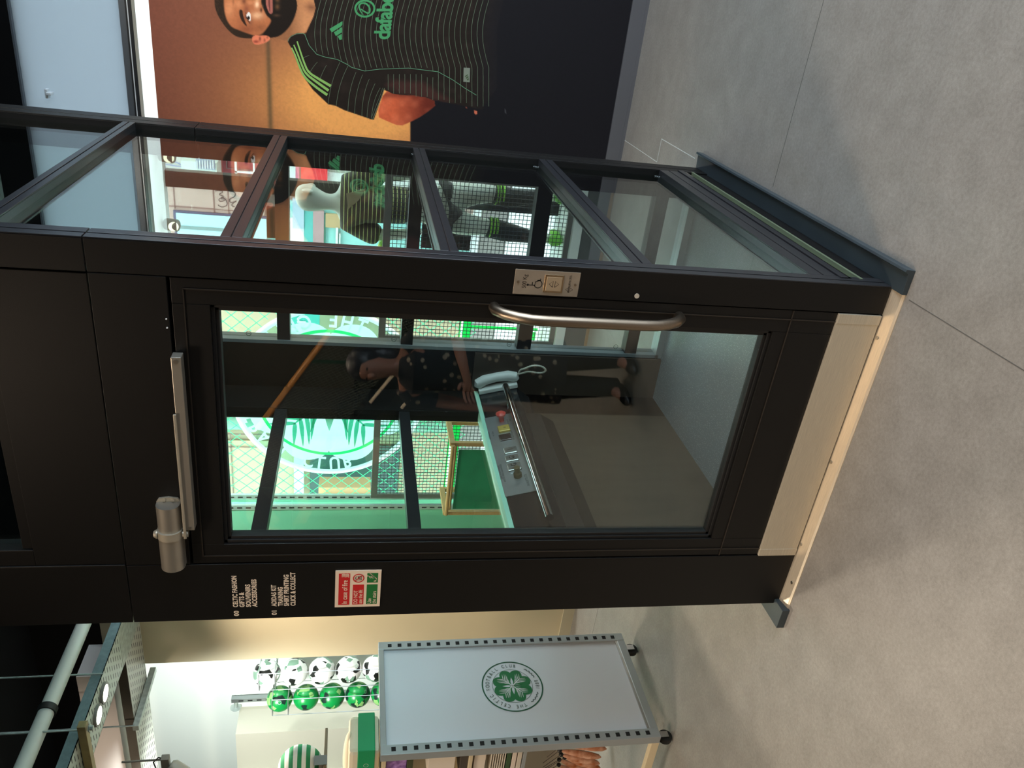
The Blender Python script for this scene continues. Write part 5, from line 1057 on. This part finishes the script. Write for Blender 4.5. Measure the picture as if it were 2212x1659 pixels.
# ================================================================== behind the viewer, seen only as reflections in the lift door
SYs = -5.0
stc = thing('staircase', (-3.0, SYs-.4, 0), 'black steel staircase with wooden handrail and mesh balustrade, reflected in the lift door', 'staircase')
sdir = Vector((1.0, 0, -.63)).normalized(); up_ = Vector((0, 0, 1)); A0 = Vector((-4.6, SYs, 3.14)); L0 = 3.9
def sp(t, d=0, y=0): return A0+sdir*t+up_*d+Vector((0, y, 0))
wr_ = M('handrail_wood', (206, 138, 70), .4); gbl = M('steel_black', (14, 14, 15), .5); grm = M('mesh_post_green', (20, 60, 40), .5)
obj('handrail', MB().tube([sp(0, 0), sp(L0, 0)], .032, 16), wr_, stc, smooth=True)
obj('handrail', MB().tube([sp(0, .02, -1.15), sp(L0, .02, -1.15)], .03, 16), wr_, stc, smooth=True)
for y in (0, -1.15):
    b = MB(); n_ = 70
    for k in range(n_):
        t = L0*k/n_; b.tube([sp(t, -.06, y), sp(min(t+.7, L0), -.06-.75*min(1, (L0-t)/.7), y)], .0035, 4, cap=False); b.tube([sp(t, -.81, y), sp(min(t+.7, L0), -.81+.75*min(1, (L0-t)/.7), y)], .0035, 4, cap=False)
    obj('balustrade_mesh', b, M('mesh_wire', (96, 100, 88), .4, .4), stc)
    for t in (.3, 1.2, 2.1, 3.0, 3.8): obj('baluster', MB().tube([sp(t, -.02, y), sp(t, -.95, y)], .018, 8), grm, stc)
    obj('stringer', MB().obox(sp(L0/2, -.98, y), sdir, (0, 1, 0), (0, 0, 1), L0/2, .02, .10), gbl, stc)
for k in range(12):
    p = sp(.15+k*.32, -1.0, -.57); obj('tread', MB().box(p.x-.14, p.x+.14, SYs-1.13, SYs-.03, p.z-.02, p.z+.02), gbl, stc)
m_w = M('nosing_pale', (226, 206, 180), .5)
for (a, c_) in (((876, 784), (800, 876)), ((928, 822), (868, 888))):
    q0, q1 = onY(*a, 4.9), onY(*c_, 4.9); obj('nosing_strip', MB().tube([(q0.x, -4.9, q0.z), (q1.x, -4.9, q1.z)], .018, 8), m_w, stc)
for x_, z_ in ((-4.55, 2.2), (-1.36, .3)): obj('landing_leg', MB().box(x_, x_+.07, SYs-1.1, SYs-.05, 0, z_), gbl, stc)

pn = thing('person', (-1.28, -1.85, 0), 'person in a dark flowered dress, hand at the waist, mirrored in the lift door', 'person')
skn = M('skin', (160, 108, 86), .55)
bx_, by_ = -1.28, -1.85
nd = [(bx_, by_, .88, .15, .10), (bx_, by_, 1.02, .12, .09), (bx_, by_, 1.16, .135, .10), (bx_, by_, 1.28, .13, .09), (bx_, by_, 1.345, .05, .05), (bx_, by_+.01, 1.39, .048, .05),
      (bx_, by_+.02, 1.44, .06, .07), (bx_, by_+.02, 1.51, .074, .09), (bx_, by_+.01, 1.57, .06, .075),
      (bx_-.085, by_, .84, .085, .085), (bx_-.09, by_+.01, .45, .055, .055), (bx_-.095, by_-.02, .10, .036, .036), (bx_-.10, by_+.10, .035, .034, .028),
      (bx_+.085, by_, .84, .085, .085), (bx_+.09, by_+.01, .45, .055, .055), (bx_+.095, by_-.02, .10, .036, .036), (bx_+.10, by_+.10, .035, .034, .028),
      (bx_+.16, by_, 1.29, .055, .055), (bx_+.235, by_-.01, 1.05, .042, .042), (bx_+.13, by_+.17, 1.02, .032, .030), (bx_+.055, by_+.20, .995, .024, .022),
      (bx_-.16, by_, 1.29, .055, .055), (bx_-.225, by_-.02, 1.06, .042, .042), (bx_-.23, by_+.02, .86, .032, .03), (bx_-.23, by_+.03, .80, .024, .022)]
ed = [(0, 1), (1, 2), (2, 3), (3, 4), (4, 5), (5, 6), (6, 7), (7, 8), (0, 9), (9, 10), (10, 11), (11, 12), (0, 13), (13, 14), (14, 15), (15, 16), (3, 17), (17, 18), (18, 19), (19, 20), (3, 21), (21, 22), (22, 23), (23, 24)]
# palms and fingers grow out of the wrists of the same body
for wi, d_, s_ in ((20, Vector((-1, .25, -.25)).normalized(), Vector((0, .2, 1)).normalized()), (24, Vector((0, .1, -1)).normalized(), Vector((0, 1, .1)).normalized())):
    w0 = Vector(nd[wi][:3]); i0 = len(nd); nd.append((*(w0+d_*.05), .030, .016)); ed.append((wi, i0)); nrm = d_.cross(s_)
    for f in range(4):
        o_ = s_*(.030-.020*f); ln = (.07, .08, .075, .06)[f]; i1 = len(nd)
        nd += [(*(w0+d_*.082+o_), .0095), (*(w0+d_*(.082+ln*.55)+o_*1.1+nrm*.008), .0085), (*(w0+d_*(.078+ln*.85)+o_*1.1+nrm*.03), .007)]
        ed += [(i0, i1), (i1, i1+1), (i1+1, i1+2)]
    i1 = len(nd); nd += [(*(w0+d_*.04+s_*.042), .011), (*(w0+d_*.07+s_*.062+nrm*.012), .009)]; ed += [(i0, i1), (i1, i1+1)]
skinned('person_body', nd, ed, skn, pn)
obj('face', MB().ball((bx_, by_+.115, 1.495), .012, .018, .02).ball((bx_, by_+.098, 1.46), .022, .008, .006), skn, pn, smooth=True)
obj('eye', MB().ball((bx_-.03, by_+.098, 1.52), .011, .006, .006), M('eye_dark', (30, 24, 22), .3), pn, smooth=True); obj('eye', MB().ball((bx_+.03, by_+.098, 1.52), .011, .006, .006), MATS['eye_dark'], pn, smooth=True)
obj('hair', MB().ball((bx_, by_-.025, 1.535), .098, .10, .098, 24, 16).ball((bx_, by_-.06, 1.43), .09, .06, .12, 24, 16), M('hair_dark', (34, 34, 40), .45), pn, smooth=True)
# dress
for s_ in (1, -1): obj('legging', MB().tube([(bx_+s_*.086, by_, .80), (bx_+s_*.09, by_+.01, .45), (bx_+s_*.095, by_-.02, .05)], [.10, .076, .056], 16), M('legging_black', (16, 16, 18), .8), pn, smooth=True)
dm = bpy.data.materials.new('floral_dress'); dm.use_nodes = True; n = dm.node_tree; b_ = n.nodes['Principled BSDF']; v = n.nodes.new('ShaderNodeTexVoronoi'); v.inputs['Scale'].default_value = 17; v.inputs['Randomness'].default_value = 1
tc = n.nodes.new('ShaderNodeTexCoord'); n.links.new(tc.outputs['Object'], v.inputs[0]); r = n.nodes.new('ShaderNodeValToRGB'); r.color_ramp.interpolation = 'CONSTANT'
r.color_ramp.elements[0].color = (*lin((150, 134, 112)), 1); r.color_ramp.elements[1].position = .22; r.color_ramp.elements[1].color = (*lin((16, 18, 26)), 1); n.links.new(v.outputs['Distance'], r.inputs[0]); n.links.new(r.outputs[0], b_.inputs['Base Color']); b_.inputs['Roughness'].default_value = .8
dr = MB(); prof = [(.20, .42), (.19, .60), (.175, .80), (.165, .92), (.140, 1.04), (.150, 1.16), (.165, 1.27), (.10, 1.335), (.062, 1.35)]; N_ = 32
for r_, z in prof: dr.v += [(bx_+r_*math.cos(2*PI*k/N_)*(1+.02*math.sin(k*1.7)), by_+r_*.72*math.sin(2*PI*k/N_), z) for k in range(N_)]
dr.f = [(i*N_+k, i*N_+(k+1) % N_, (i+1)*N_+(k+1) % N_, (i+1)*N_+k) for i in range(len(prof)-1) for k in range(N_)]; dr.m = [0]*len(dr.f)
obj('dress', dr, dm, pn, smooth=True)
for s_ in (1, -1): obj('sleeve', MB().tube([(bx_+s_*.12, by_, 1.305), (bx_+s_*.175, by_, 1.26), (bx_+s_*.215, by_-.005, 1.13)], [.06, .066, .058], 18), dm, pn, smooth=True)
for s_ in (1, -1): obj('shoe', MB().ball((bx_+s_*.098, by_+.06, .034), .042, .12, .034), M('shoe_black', (20, 20, 22), .4), pn, smooth=True)
